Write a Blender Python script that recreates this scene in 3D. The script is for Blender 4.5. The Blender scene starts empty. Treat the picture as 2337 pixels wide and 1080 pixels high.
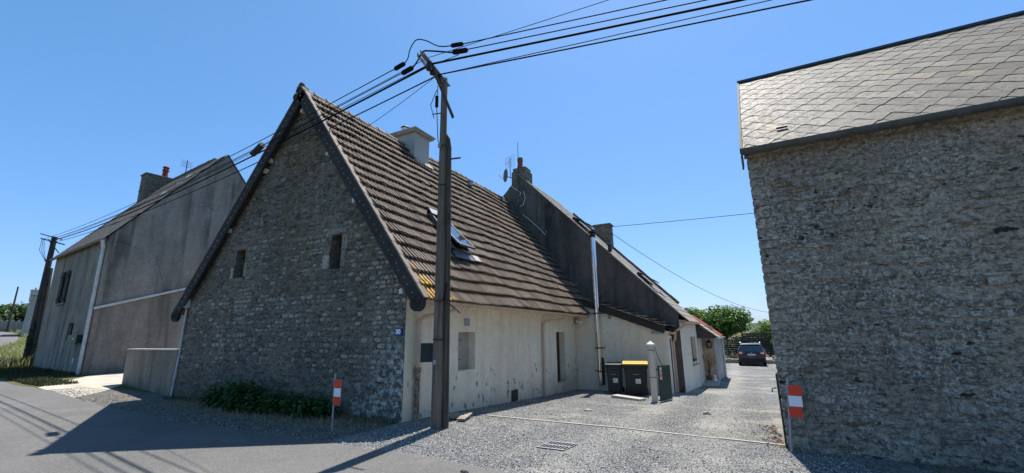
import bpy, bmesh, math, random
from mathutils import Vector as V, Matrix
from math import radians as R, sin, cos, pi
random.seed(7)
rnd = random.random
def U(a, b): return a + (b - a) * rnd()
SC = bpy.context.scene
COL = SC.collection
ORG = {}

# ------------------------------------------------------------------ mesh helper
class MB:
    def __init__(s): s.v = []; s.f = []; s.m = []; s.a = []
    def add(s, vs, fs, mi=0, a=None):
        k = len(s.v)
        s.v += [tuple(p) for p in vs]
        s.a += [rnd() if a is None else a] * len(vs) if a is not None or True else []
        if a is None:
            q = s.a[-1]
            for i in range(len(vs)): s.a[-1 - i] = q
        s.f += [tuple(k + i for i in f) for f in fs]; s.m += [mi] * len(fs)
        return s
    def obox(s, o, x, y, z, mi=0, a=None):
        o, x, y, z = V(o), V(x), V(y), V(z)
        p = [o, o + x, o + x + y, o + y, o + z, o + x + z, o + x + y + z, o + y + z]
        fs = [(0, 3, 2, 1), (4, 5, 6, 7), (0, 1, 5, 4), (1, 2, 6, 5), (2, 3, 7, 6), (3, 0, 4, 7)]
        if x.cross(y).dot(z) < 0: fs = [f[::-1] for f in fs]
        return s.add(p, fs, mi, a)
    def box(s, x0, x1, y0, y1, z0, z1, mi=0, a=None):
        return s.obox((x0, y0, z0), (x1 - x0, 0, 0), (0, y1 - y0, 0), (0, 0, z1 - z0), mi, a)
    def quad(s, a, b, c, d, mi=0, at=None): return s.add([a, b, c, d], [(0, 1, 2, 3)], mi, at)
    def tube(s, pts, r, n=8, mi=0, caps=True, a=0.5):
        pts = [V(p) for p in pts]; rs = r if isinstance(r, (list, tuple)) else [r] * len(pts)
        vs = []; ref = None
        for i, p in enumerate(pts):
            t = (pts[min(i + 1, len(pts) - 1)] - pts[max(i - 1, 0)]).normalized()
            if ref is None: ref = V((1, 0, 0)) if abs(t.x) < .8 else V((0, 1, 0))
            u = (ref - t * ref.dot(t)).normalized(); w = t.cross(u); ref = u
            for k in range(n):
                th = 2 * pi * k / n; vs.append(p + (u * cos(th) + w * sin(th)) * rs[i])
        fs = []
        for i in range(len(pts) - 1):
            for k in range(n):
                fs.append((i * n + k, i * n + (k + 1) % n, (i + 1) * n + (k + 1) % n, (i + 1) * n + k))
        if caps: fs.append(tuple(range(n))[::-1]); fs.append(tuple(range((len(pts) - 1) * n, len(pts) * n)))
        return s.add(vs, fs, mi, a)
    def cyl(s, p0, p1, r0, r1=None, n=12, mi=0): return s.tube([p0, p1], [r0, r0 if r1 is None else r1], n, mi)
    def prism(s, poly, ext, mi=0, a=None):
        n = len(poly); ext = V(ext); poly = [V(p) for p in poly]
        vs = poly + [p + ext for p in poly]
        nrm = V((0, 0, 0))
        for i in range(n): nrm += poly[i].cross(poly[(i + 1) % n])
        fs = [tuple(range(n))[::-1], tuple(range(n, 2 * n))] + [(i, (i + 1) % n, n + (i + 1) % n, n + i) for i in range(n)]
        if nrm.dot(ext) < 0: fs = [f[::-1] for f in fs]
        return s.add(vs, fs, mi, a)
    def dome(s, c, rx, ry, rz, n=10, m=5, mi=0, jit=0.0):
        vs = []; fs = []
        for i in range(m):
            ph = (pi / 2) * i / m
            for k in range(n):
                th = 2 * pi * k / n; j = 1 + U(-jit, jit)
                vs.append((c[0] + rx * cos(ph) * cos(th) * j, c[1] + ry * cos(ph) * sin(th) * j, c[2] + rz * sin(ph) * j))
        vs.append((c[0], c[1], c[2] + rz))
        for i in range(m - 1):
            for k in range(n): fs.append((i * n + k, i * n + (k + 1) % n, (i + 1) * n + (k + 1) % n, (i + 1) * n + k))
        for k in range(n): fs.append(((m - 1) * n + k, (m - 1) * n + (k + 1) % n, m * n))
        return s.add(vs, fs, mi)
    def build(s, name, mats, parent=None, smooth=False, bevel=0, org=None, seg=2):
        if not isinstance(mats, (list, tuple)): mats = [mats]
        if parent is not None: o3 = ORG[parent.name]
        elif org is not None: o3 = V(org)
        else:
            xs = [p[0] for p in s.v]; ys = [p[1] for p in s.v]; zs = [p[2] for p in s.v]
            o3 = V(((min(xs) + max(xs)) / 2, (min(ys) + max(ys)) / 2, min(zs)))
        me = bpy.data.meshes.new(name)
        me.from_pydata([(p[0] - o3.x, p[1] - o3.y, p[2] - o3.z) for p in s.v], [], s.f)
        for m in mats: me.materials.append(m)
        me.polygons.foreach_set('material_index', s.m)
        at = me.attributes.new('rnd', 'FLOAT', 'POINT'); at.data.foreach_set('value', s.a)
        if smooth: me.polygons.foreach_set('use_smooth', [True] * len(s.f))
        me.update()
        o = bpy.data.objects.new(name, me); COL.objects.link(o)
        if parent is not None: o.parent = parent
        else: o.location = o3
        ORG[o.name] = o3
        if bevel:
            b = o.modifiers.new('bevel', 'BEVEL'); b.width = bevel; b.segments = seg; b.limit_method = 'ANGLE'; b.angle_limit = R(40)
        return o

def tag(o, label=None, cat=None, group=None, kind=None):
    if label: o['label'] = label
    if cat: o['category'] = cat
    if group: o['group'] = group
    if kind: o['kind'] = kind
    return o
def thing(name, loc, label, cat, group=None):
    o = bpy.data.objects.new(name, None); COL.objects.link(o); o.location = loc; o.empty_display_size = .3
    ORG[o.name] = V(loc)
    return tag(o, label, cat, group)
def text_mesh(name, body, size, loc, xdir, updir, mat, parent, extrude=.002, bold=0.0, align='CENTER'):
    cu = bpy.data.curves.new(name, 'FONT'); cu.body = body; cu.size = size; cu.extrude = extrude; cu.offset = bold
    cu.align_x = align; cu.align_y = 'CENTER'
    t = bpy.data.objects.new(name, cu); COL.objects.link(t)
    dg = bpy.context.evaluated_depsgraph_get(); dg.update()
    me = bpy.data.meshes.new_from_object(t.evaluated_get(dg))
    bpy.data.objects.remove(t); me.materials.clear(); me.materials.append(mat)
    x = V(xdir).normalized(); u = V(updir).normalized(); n = x.cross(u)
    Mx = Matrix((x, u, n)).transposed().to_4x4(); Mx.translation = V(loc) - ORG[parent.name]
    me.transform(Mx); o = bpy.data.objects.new(name, me); COL.objects.link(o); o.parent = parent; ORG[o.name] = ORG[parent.name]
    return o

# ------------------------------------------------------------------ material helper
class Mt:
    def __init__(s, name, rough=.8, spec=.25, metal=0.0):
        s.m = bpy.data.materials.new(name); s.m.use_nodes = True; s.nt = s.m.node_tree
        s.b = s.nt.nodes['Principled BSDF']; s.set('Roughness', rough); s.set('Specular IOR Level', spec); s.set('Metallic', metal)
        s.tc = None
    def set(s, k, v):
        if hasattr(v, 'is_output'): s.nt.links.new(v, s.b.inputs[k])
        else:
            if k.endswith('Color') and len(v) == 3: v = (*v, 1)
            s.b.inputs[k].default_value = v
    def lk(s, inp, v):
        if hasattr(v, 'is_output'): s.nt.links.new(v, inp)
        else:
            if inp.type == 'RGBA' and len(v) == 3: v = (*v, 1)
            inp.default_value = v
    def co(s, scale=(1, 1, 1), rot=(0, 0, 0), loc=(0, 0, 0)):
        if s.tc is None: s.tc = s.nt.nodes.new('ShaderNodeTexCoord').outputs['Object']
        if scale == (1, 1, 1) and rot == (0, 0, 0) and loc == (0, 0, 0): return s.tc
        n = s.nt.nodes.new('ShaderNodeMapping'); s.lk(n.inputs[0], s.tc)
        n.inputs['Scale'].default_value = scale; n.inputs['Rotation'].default_value = rot; n.inputs['Location'].default_value = loc
        return n.outputs[0]
    def noise(s, sc, det=4, ro=.6, vec=None, dist=0.0):
        n = s.nt.nodes.new('ShaderNodeTexNoise'); n.inputs['Scale'].default_value = sc; n.inputs['Detail'].default_value = det
        n.inputs['Roughness'].default_value = ro; n.inputs['Distortion'].default_value = dist
        s.lk(n.inputs['Vector'], s.co() if vec is None else vec); return n.outputs['Fac']
    def voro(s, sc, feat='F1', out='Distance', vec=None, rand=1.0):
        n = s.nt.nodes.new('ShaderNodeTexVoronoi'); n.feature = feat; n.inputs['Scale'].default_value = sc
        n.inputs['Randomness'].default_value = rand
        s.lk(n.inputs['Vector'], s.co() if vec is None else vec); return n.outputs[out]
    def ramp(s, f, st, interp='LINEAR'):
        n = s.nt.nodes.new('ShaderNodeValToRGB'); e = n.color_ramp.elements; n.color_ramp.interpolation = interp
        while len(e) < len(st): e.new(.5)
        for i, (p, c) in enumerate(st):
            e[i].position = p
            if not isinstance(c, (tuple, list)): c = (c, c, c)
            e[i].color = (*c, 1)
        s.lk(n.inputs[0], f); return n.outputs[0]
    def mix(s, f, a, b, mode='MIX'):
        n = s.nt.nodes.new('ShaderNodeMix'); n.data_type = 'RGBA'; n.blend_type = mode
        s.lk(n.inputs[0], f); s.lk(n.inputs[6], a); s.lk(n.inputs[7], b); return n.outputs[2]
    def math(s, op, a, b=0.0, clamp=False):
        n = s.nt.nodes.new('ShaderNodeMath'); n.operation = op; n.use_clamp = clamp; s.lk(n.inputs[0], a); s.lk(n.inputs[1], b); return n.outputs[0]
    def sep(s, vec=None):
        n = s.nt.nodes.new('ShaderNodeSeparateXYZ'); s.lk(n.inputs[0], s.co() if vec is None else vec); return n.outputs
    def attr(s, name='rnd'):
        n = s.nt.nodes.new('ShaderNodeAttribute'); n.attribute_name = name; return n.outputs['Fac']
    def bump(s, h, strength=.5, dist=.02, base=None):
        n = s.nt.nodes.new('ShaderNodeBump'); n.inputs['Strength'].default_value = strength; n.inputs['Distance'].default_value = dist
        s.lk(n.inputs['Height'], h)
        if base is not None: s.lk(n.inputs['Normal'], base)
        s.set('Normal', n.outputs[0]); return n.outputs[0]
    def color(s, c): s.set('Base Color', c); return s

def simple(name, col, rough=.6, spec=.3, metal=0.0, var=.25, sc=9, bmp=.15):
    m = Mt(name, rough, spec, metal)
    n = m.noise(sc, 6, .65); lo = tuple(c * (1 - var) for c in col); hi = tuple(min(1, c * (1 + var)) for c in col)
    m.color(m.ramp(n, [(.3, lo), (.7, hi)]))
    if bmp: m.bump(m.noise(sc * 8, 4, .6), bmp, .01)
    return m.m
MAT = {}
def build_mats():
    # --- old masonry: mortar and stones share one weathered skin
    def gable(name, stone):
        m = Mt(name, .93, .1); p = m.sep(); n1 = m.noise(.9, 5, .6); fine = m.noise(27, 7, .82); mid = m.noise(13, 7, .78, m.co(loc=(9, 1, 4))); row = m.noise(1, 6, .75, m.co((6, 6, 15)))
        c = m.ramp(n1, [(.34, (.155, .145, .132)), (.5, (.21, .188, .16)), (.66, (.275, .243, .2))])
        br = m.math('MULTIPLY', m.ramp(m.noise(.5, 4, .6, m.co(loc=(4, 0, 2))), [(.42, 0), (.6, 1)]), m.ramp(m.math('DIVIDE', p[2], 8.0), [(.2, .25), (.6, 1)]))
        c = m.mix(m.math('MULTIPLY', br, .6), c, (.19, .135, .08))
        och = m.math('MULTIPLY', m.ramp(m.noise(1.9, 5, .65), [(.56, 0), (.66, 1)]), m.ramp(m.math('DIVIDE', p[2], 8.0), [(.5, 0), (.7, 1)]))
        c = m.mix(m.math('MULTIPLY', och, .75), c, (.2, .13, .04))
        c = m.mix(m.ramp(row, [(.47, 0), (.6, .85)]), c, (.05, .045, .038))
        if stone:
            a = m.attr(); f = m.math('ADD', m.math('MULTIPLY', m.math('SUBTRACT', a, .5), .3), m.math('ADD', m.math('MULTIPLY', fine, .65), m.math('MULTIPLY', mid, .35)))
            c = m.mix(m.ramp(f, [(.40, 0), (.55, .85)]), c, (.31, .275, .225))
            c = m.mix(m.ramp(f, [(.55, 0), (.7, .85)]), c, (.56, .52, .45))
        else:
            c = m.mix(m.ramp(fine, [(.53, 0), (.62, .8)]), c, (.4, .36, .295))
        c = m.mix(m.ramp(m.noise(24, 6, .8, m.co(loc=(2, 3, 1))), [(.54, 0), (.59, .95)]), c, (.025, .023, .02))
        eff = m.math('MULTIPLY', m.ramp(m.noise(8, 7, .75), [(.5, 0), (.57, 1)]), m.ramp(m.math('ADD', m.math('MULTIPLY', p[0], .16), m.math('MULTIPLY', p[2], -.16)), [(.3, 0), (.52, 1)]))
        c = m.mix(m.math('MULTIPLY', eff, .9), c, (.68, .67, .64))
        low = m.math('MULTIPLY', m.ramp(m.noise(2.5, 5, .7), [(.4, 0), (.6, 1)]), m.ramp(p[2], [(.05, 1), (1.1, 0)]))
        c = m.mix(m.math('MULTIPLY', low, .6), c, (.075, .078, .045))
        m.color(c); m.bump(m.math('ADD', mid, m.math('MULTIPLY', fine, .7)), .9, .03); return m.m
    MAT['mortar'] = gable('gable_mortar', False); MAT['gstone'] = gable('gable_stone', True)
    def barn(name, stone):
        m = Mt(name, .93, .1); p = m.sep(); n1 = m.noise(.55, 5, .6); fine = m.noise(28, 7, .82); mid = m.noise(12, 7, .8); row = m.noise(1, 7, .8, m.co((10, 10, 17)))
        c = m.ramp(n1, [(.35, (.33, .275, .222)), (.5, (.46, .37, .28)), (.66, (.57, .45, .33))])
        if stone:
            a = m.attr(); c = m.mix(m.ramp(a, [(0, .6), (.35, 0)]), c, (.17, .14, .11)); c = m.mix(m.ramp(a, [(.5, 0), (.9, .6)]), c, (.55, .445, .335)); c = m.mix(m.ramp(a, [(.985, 0), (.99, .8)]), c, (.26, .14, .04))
        c = m.mix(m.ramp(row, [(.47, 0), (.6, .9)]), c, (.095, .08, .064))
        c = m.mix(m.ramp(mid, [(.52, 0), (.64, .7)]), c, (.16, .135, .107))
        lich = m.math('MULTIPLY', m.ramp(m.noise(18, 7, .82, m.co(loc=(1, 5, 3))), [(.52, 0), (.56, 1)]), m.ramp(m.noise(1.3, 5, .7), [(.4, .35), (.58, 1)]))
        c = m.mix(m.math('MULTIPLY', lich, .9), c, (.72, .69, .65))
        c = m.mix(m.ramp(fine, [(.57, 0), (.62, .85)]), c, (.72, .68, .6))
        c = m.mix(m.ramp(fine, [(.36, .95), (.42, 0)]), c, (.025, .024, .022))
        hole = m.ramp(m.noise(4.5, 4, .55, m.co((1, 1, 1.7), loc=(0, 0, 7))), [(.67, 0), (.69, .9)])
        c = m.mix(hole, c, (.03, .029, .027))
        top = m.math('MULTIPLY', m.ramp(m.math('ADD', m.math('DIVIDE', p[2], 4.5), m.math('MULTIPLY', m.noise(2.2, 5, .7), .22)), [(1.02, 0), (1.045, 1)]), 1.0 if not stone else .5)
        c = m.mix(top, c, (.66, .5, .31))
        ck = m.voro(1, 'DISTANCE_TO_EDGE', vec=m.co((3.6, 3.6, 9)), rand=1.0); c = m.mix(m.math('MULTIPLY', m.ramp(ck, [(.0, 1), (.03, 0)]), m.ramp(m.noise(2.6, 5, .7, m.co(loc=(8, 2, 2))), [(.5, 0), (.58, .7)])), c, (.02, .019, .017))
        m.color(c); m.bump(m.math('ADD', mid, m.math('ADD', row, m.math('MULTIPLY', fine, .6))), 1.0, .035); return m.m
    MAT['bmortar'] = barn('barn_mortar', False); MAT['bstone'] = barn('barn_stone', True)
    # --- cream render of the side wall
    def render(name, lo, hi, dirt, streak=.5, peel=0.0, rough=.95, speck=.08, damp=False):
        m = Mt(name, rough, .1); n1 = m.noise(1.3, 5, .65); n2 = m.noise(6, 6, .7); n3 = m.noise(70, 3, .7); p = m.sep()
        c = m.ramp(n1, [(.3, lo), (.7, hi)])
        st = m.noise(1, 3, .5, m.co((2.2, 2.2, .33)), .6)
        c = m.mix(m.math('MULTIPLY', m.ramp(st, [(.4, 0), (.7, .8)]), streak), c, dirt)
        c = m.mix(m.ramp(n2, [(.5, 0), (.8, .55)]), c, dirt)
        c = m.mix(m.ramp(n3, [(.6, 0), (.75, .35)]), c, tuple(x * .6 for x in dirt)); n4 = m.noise(22, 6, .8)
        c = m.mix(m.math('MULTIPLY', m.ramp(n4, [(.5, 0), (.62, 1)]), speck), c, tuple(x * .45 for x in dirt)); c = m.mix(m.math('MULTIPLY', m.ramp(n4, [(.34, 1), (.44, 0)]), speck), c, tuple(min(.9, x * 1.5) for x in hi))
        if damp:
            dz = m.ramp(m.math('ADD', p[2], m.math('MULTIPLY', m.noise(1.3, 5, .7), 1.6)), [(.55, .7), (1.6, 0)]); c = m.mix(dz, c, tuple(x * .62 for x in dirt))
            run = m.math('MULTIPLY', m.ramp(m.noise(1, 4, .65, m.co((1.4, 1.4, .12), loc=(3, 5, 0))), [(.5, 0), (.62, .85)]), m.ramp(m.noise(.5, 3), [(.35, .3), (.6, 1)])); c = m.mix(run, c, tuple(x * .7 for x in dirt))
            crk = m.voro(.42, 'DISTANCE_TO_EDGE', vec=m.co((1, 1, .6))); c = m.mix(m.math('MULTIPLY', m.ramp(crk, [(0, 1), (.006, 0)]), m.ramp(m.noise(.6, 3, .5, m.co(loc=(5, 5, 5))), [(.5, 0), (.56, .7)])), c, (.03, .03, .03))
        h = m.math('ADD', m.math('MULTIPLY', n2, .6), m.math('MULTIPLY', n3, .5))
        if peel:
            msk = m.math('MULTIPLY', m.ramp(m.noise(5.5, 7, .62, m.co((1, 1, .6))), [(.60, 0), (.625, 1)]), m.ramp(p[2], [(.55, 1), (.9, .0)]))
            pits = m.math('MULTIPLY', m.ramp(m.noise(17, 5, .6, m.co((1, 1, .45))), [(.67, 0), (.69, 1)]), m.ramp(m.noise(1.1, 3, .5), [(.5, 0), (.62, 1)]))
            low = m.ramp(m.math('ADD', p[2], m.math('MULTIPLY', n2, .5)), [(.0, .65), (.55, 0)])
            c = m.mix(low, c, tuple(x * 1.05 for x in dirt))
            c = m.mix(m.math('MULTIPLY', msk, peel), c, (.2, .195, .18))
            c = m.mix(m.math('MULTIPLY', pits, peel), c, (.07, .065, .06))
            h = m.math('SUBTRACT', h, m.math('MULTIPLY', m.math('MAXIMUM', msk, pits), .8))
        m.color(c); m.bump(h, .5, .02); return m.m
    MAT['cream'] = render('cream_render', (.8, .71, .55), (.88, .81, .67), (.5, .43, .33), .45, .9)
    MAT['annex'] = render('annex_render', (.78, .69, .55), (.86, .78, .65), (.5, .43, .34), .4, 0)
    MAT['white_r'] = render('white_render', (.64, .6, .52), (.74, .7, .61), (.46, .42, .35), .35, 0)
    MAT['porch_r'] = render('porch_render', (.5, .44, .35), (.6, .54, .45), (.3, .27, .23), .5, 0)
    MAT['stain_r'] = render('stained_render', (.3, .29, .28), (.55, .53, .5), (.15, .14, .14), .9, 0)
    MAT['lh_front'] = render('grey_front_render', (.255, .228, .19), (.37, .335, .282), (.13, .116, .098), .6, 0, speck=.45, damp=True)
    MAT['lh_gable'] = render('grey_gable_render', (.215, .203, .186), (.315, .299, .276), (.112, .106, .098), .6, 0, speck=.5, damp=True)
    MAT['lh_low'] = render('pinkish_low_render', (.2, .18, .162), (.29, .262, .237), (.105, .096, .087), .6, 0, speck=.45, damp=True)
    MAT['yard'] = render('yard_wall_render', (.21, .185, .15), (.31, .275, .225), (.11, .098, .08), .6, 0, speck=.4, damp=True)
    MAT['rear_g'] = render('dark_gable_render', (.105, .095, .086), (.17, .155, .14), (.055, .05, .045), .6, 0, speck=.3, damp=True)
    MAT['chim'] = render('chimney_render', (.42, .41, .38), (.52, .5, .46), (.3, .27, .25), .5, 0)
    MAT['conc'] = render('concrete', (.34, .32, .28), (.46, .43, .38), (.24, .22, .19), .3, 0)
    MAT['post_c'] = render('concrete_post', (.6, .57, .51), (.74, .71, .65), (.38, .35, .31), .5, 0)
    MAT['farwhite'] = render('far_white_render', (.38, .36, .33), (.48, .46, .43), (.25, .24, .22), .5, 0)
    # --- roof tiles
    def tile(name, cols, lich=0.0, org=(0, 0, 0)):
        m = Mt(name, .8, .2); a = m.attr(); n1 = m.noise(1.2, 4, .6); n2 = m.noise(18, 6, .7); n3 = m.noise(70, 3, .7)
        c = m.ramp(a, [(0, cols[0]), (.5, cols[1]), (1, cols[2])])
        c = m.mix(m.ramp(n1, [(.4, 0), (.7, .5)]), c, cols[3])
        c = m.mix(m.ramp(n2, [(.48, 0), (.7, .75)]), c, tuple(x * .42 for x in cols[0]))
        c = m.mix(m.ramp(n3, [(.6, 0), (.72, .7)]), c, tuple(min(1, x * 1.25) for x in cols[2]))
        if lich:
            p = m.sep(m.co(loc=tuple(-x for x in org)))
            d = m.math('ADD', m.math('MULTIPLY', p[1], .55), m.math('MULTIPLY', p[2], .75))
            k = m.math('MULTIPLY', m.ramp(m.math('ADD', d, m.math('MULTIPLY', m.noise(2.2, 4), .8)), [(.95, 1), (1.25, 0)]), m.ramp(m.noise(9, 6, .7), [(.40, 0), (.5, 1)]))
            c = m.mix(m.math('MULTIPLY', k, lich), c, m.ramp(m.noise(6, 3), [(.4, (.42, .21, .03)), (.6, (.5, .33, .08))]))
            rid = m.math('MULTIPLY', m.ramp(m.math('DIVIDE', p[2], 6.0), [(.93, 0), (.99, 1)]), m.ramp(m.noise(5, 5, .7), [(.4, 0), (.6, 1)]))
            c = m.mix(m.math('MULTIPLY', rid, .6), c, (.36, .24, .13))
        m.color(c); m.bump(n2, .4, .01); return m.m
    MAT['tile'] = tile('roof_tile', [(.09, .066, .048), (.15, .115, .088), (.225, .182, .146), (.17, .13, .097)], .95, (4.6, -5.4, 2.3))
    MAT['verge'] = tile('verge_tile', [(.035, .032, .031), (.045, .042, .04), (.055, .05, .048), (.05, .046, .042)])
    MAT['ridge'] = tile('ridge_tile', [(.15, .13, .11), (.2, .17, .15), (.24, .2, .17), (.3, .22, .14)])
    m = Mt('diamond_slate', .7, .18); a = m.attr(); n1 = m.noise(1.1, 5, .65); n2 = m.noise(13, 7, .75)
    c = m.ramp(a, [(0, (.105, .092, .075)), (.5, (.145, .13, .108)), (.9, (.19, .172, .146)), (1, (.22, .17, .1))])
    c = m.mix(m.ramp(n1, [(.45, 0), (.65, .6)]), c, (.14, .127, .107))
    c = m.mix(m.math('MULTIPLY', m.ramp(n2, [(.5, 0), (.62, 1)]), m.ramp(m.noise(.7, 4, .6, m.co(loc=(3, 1, 0))), [(.4, .25), (.6, 1)])), c, (.055, .05, .041))
    c = m.mix(m.math('MULTIPLY', m.ramp(m.noise(9, 5, .7), [(.6, 0), (.68, 1)]), m.ramp(m.noise(.8, 3), [(.5, 0), (.62, .8)])), c, (.36, .27, .13))
    m.color(c); m.set('Roughness', m.ramp(n2, [(.3, .55), (.7, .85)])); m.bump(n2, .25, .01); MAT['slate'] = m.m
    MAT['slate_edge'] = simple('slate_edge', (.06, .058, .055), .8)
    MAT['rslate'] = tile('rear_slate', [(.2, .185, .165), (.25, .23, .205), (.3, .28, .25), (.24, .2, .15)])
    MAT['lslate'] = tile('left_house_slate', [(.13, .118, .105), (.16, .145, .13), (.19, .17, .15), (.2, .17, .13)])
    MAT['red'] = simple('red_sheet', (.36, .1, .055), .6)
    # --- ground
    m = Mt('asphalt', .85, .3); n1 = m.noise(.5, 4, .6); v = m.voro(95); n3 = m.noise(160, 3, .7); n2 = m.noise(3.0, 5, .7)
    c = m.ramp(n1, [(.35, (.1, .097, .094)), (.65, (.135, .131, .126))])
    c = m.mix(m.ramp(v, [(.1, .65), (.45, 0)]), c, (.21, .205, .2))
    c = m.mix(m.ramp(n3, [(.55, 0), (.7, .7)]), c, (.05, .05, .052))
    c = m.mix(m.ramp(n2, [(.55, 0), (.75, .25)]), c, (.22, .21, .19))
    n5 = m.noise(38, 4, .8); c = m.mix(m.ramp(n5, [(.5, 0), (.7, .6)]), c, (.24, .235, .225)); c = m.mix(m.ramp(n5, [(.33, .6), (.45, 0)]), c, (.06, .06, .062))
    ck = m.voro(.55, 'DISTANCE_TO_EDGE', vec=m.mix(.12, m.co(), m.nt.nodes.new('ShaderNodeTexNoise').outputs['Color'])); c = m.mix(m.math('MULTIPLY', m.ramp(ck, [(.0, 1), (.006, 0)]), m.ramp(m.noise(.35, 3), [(.52, 0), (.6, .7)])), c, (.05, .05, .05))
    c = m.mix(m.math('MULTIPLY', m.ramp(m.noise(.9, 5, .7, m.co(loc=(7, 3, 0))), [(.56, 0), (.66, .35)]), 1.0), c, (.2, .19, .172))
    m.color(c); m.bump(m.math('SUBTRACT', n5, v), .7, .012); MAT['asphalt'] = m.m
    m = Mt('gravel_base', .9, .25); v = m.voro(42, out='Color'); d = m.voro(42); n1 = m.noise(.7, 5, .65); n2 = m.noise(9, 4)
    g = m.nt.nodes.new('ShaderNodeRGBToBW'); m.lk(g.inputs[0], v)
    c = m.ramp(g.outputs[0], [(.2, (.12, .123, .127)), (.5, (.28, .28, .278)), (.8, (.46, .455, .435))])
    c = m.mix(m.ramp(d, [(.25, 0), (.55, .8)]), c, (.05, .05, .05))
    c = m.mix(m.ramp(n1, [(.5, 0), (.7, .6)]), c, (.42, .395, .34))
    c = m.mix(m.ramp(n2, [(.6, 0), (.8, .4)]), c, (.09, .09, .1))
    px_ = m.sep()[0]; ln = m.math('MINIMUM', m.math('ABSOLUTE', m.math('ADD', px_, 2.15)), m.math('ABSOLUTE', m.math('ADD', px_, .6)))
    ln = m.ramp(m.math('ADD', ln, m.math('MULTIPLY', m.noise(1.6, 5, .7), .5)), [(.4, .4), (.8, 0)])
    c = m.mix(ln, c, m.ramp(m.noise(45, 4, .75), [(.35, (.19, .185, .172)), (.65, (.4, .39, .36))]))
    m.color(c); m.bump(d, -1.0, .02) if False else m.bump(m.math('SUBTRACT', 1.0, d), 1.0, .025); MAT['gravel'] = m.m
    m = Mt('gravel_stone', .75, .3); a = m.attr(); n1 = m.noise(.7, 5, .65)
    c = m.ramp(a, [(0, (.07, .072, .076)), (.4, (.24, .24, .24)), (.75, (.4, .392, .376)), (.95, (.6, .585, .55)), (1, (.44, .35, .25))])
    m.color(c); MAT['gst'] = m.m
    m = Mt('verge_stone', .8, .25); m.color(m.ramp(m.attr(), [(0, (.06, .06, .062)), (.5, (.17, .168, .163)), (.9, (.3, .29, .27)), (1, (.36, .3, .22))])); MAT['vst'] = m.m
    m = Mt('verge_gravel', .95, .15); v = m.voro(36, out='Color'); d = m.voro(36); n1 = m.noise(2, 5, .65)
    g = m.nt.nodes.new('ShaderNodeRGBToBW'); m.lk(g.inputs[0], v)
    c = m.ramp(g.outputs[0], [(.2, (.05, .048, .045)), (.5, (.11, .105, .1)), (.85, (.2, .195, .18))])
    c = m.mix(m.ramp(n1, [(.45, 0), (.6, .8)]), c, (.2, .16, .11))
    m.color(c); m.bump(m.math('SUBTRACT', 1.0, d), 1.0, .02); MAT['vgravel'] = m.m
    m = Mt('ground_grass', .95, .1); n1 = m.noise(.25, 5, .65); n2 = m.noise(7, 5, .7); p = m.sep()
    c = m.ramp(n1, [(.35, (.06, .065, .028)), (.55, (.1, .092, .045)), (.72, (.18, .155, .085))])
    c = m.mix(m.ramp(n2, [(.5, 0), (.7, .6)]), c, (.035, .05, .018))
    m.color(c); m.bump(n2, .8, .05); MAT['ground'] = m.m
    m = Mt('apron_concrete', .9, .2); n1 = m.noise(1.5, 5, .65); n2 = m.noise(12, 6, .7)
    c = m.ramp(n1, [(.35, (.33, .3, .25)), (.65, (.46, .42, .35))]); c = m.mix(m.ramp(n2, [(.5, 0), (.7, .6)]), c, (.22, .19, .15))
    m.color(c); m.bump(n2, .4, .01); MAT['apron'] = m.m
    m = Mt('far_hill', .95, .05); n1 = m.noise(.02, 4); c = m.ramp(n1, [(.4, (.055, .085, .06)), (.6, (.09, .12, .075))]); m.color(c); MAT['hill'] = m.m
    # --- wood etc
    def wood(name, lo, hi):
        m = Mt(name, .85, .2); n = m.noise(1, 6, .7, m.co((22, 22, .8))); n2 = m.noise(2.2, 4)
        c = m.ramp(n, [(.3, lo), (.7, hi)]); c = m.mix(m.ramp(n2, [(.5, 0), (.75, .6)]), c, tuple(x * .5 for x in lo))
        m.color(c); m.bump(n, .8, .02); return m.m
    MAT['pole'] = wood('weathered_pole', (.075, .058, .043), (.27, .22, .165))
    MAT['pole2'] = wood('dark_pole', (.04, .033, .027), (.13, .108, .084))
    MAT['lpole'] = wood('far_pole_wood', (.04, .036, .032), (.09, .08, .07))
    MAT['door'] = wood('brown_door', (.05, .03, .018), (.12, .075, .045))
    MAT['board'] = wood('shutter_wood', (.035, .03, .028), (.07, .06, .055))
    MAT['plank'] = wood('grey_plank', (.2, .18, .14), (.34, .3, .24))
    MAT['beige_d'] = wood('beige_door', (.4, .34, .26), (.48, .42, .33))
    MAT['pvc'] = simple('beige_pvc', (.56, .41, .32), .45, .4, var=.15, sc=4)
    MAT['greypvc'] = simple('grey_pvc', (.5, .51, .52), .5, .4, var=.2, sc=4)
    m = Mt('rusty_iron', .85, .3); n = m.noise(14, 6, .7); m.color(m.ramp(n, [(.4, (.36, .28, .21)), (.55, (.2, .12, .07)), (.65, (.07, .04, .028))])); m.bump(n, .5, .01); MAT['rust'] = m.m
    MAT['zinc'] = simple('zinc_gutter', (.16, .165, .165), .55, .4, .35, .3, 5)
    MAT['bzinc'] = simple('old_zinc_gutter', (.1, .104, .106), .6, .3, .2, .3, 5)
    MAT['darkzinc'] = simple('dark_flashing', (.05, .052, .058), .5, .4)
    MAT['steel'] = Mt('stainless_steel', .14, .5, 1.0).color((.72, .73, .75)).m
    MAT['iron'] = simple('dark_iron', (.03, .028, .028), .6, .4)
    MAT['cable'] = simple('cable_black', (.012, .012, .016), .85, .08, bmp=0)
    MAT['metal'] = simple('galvanised', (.3, .3, .31), .45, .5, .6)
    MAT['rod'] = simple('marker_rod', (.3, .3, .31), .5, .4)
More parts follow.
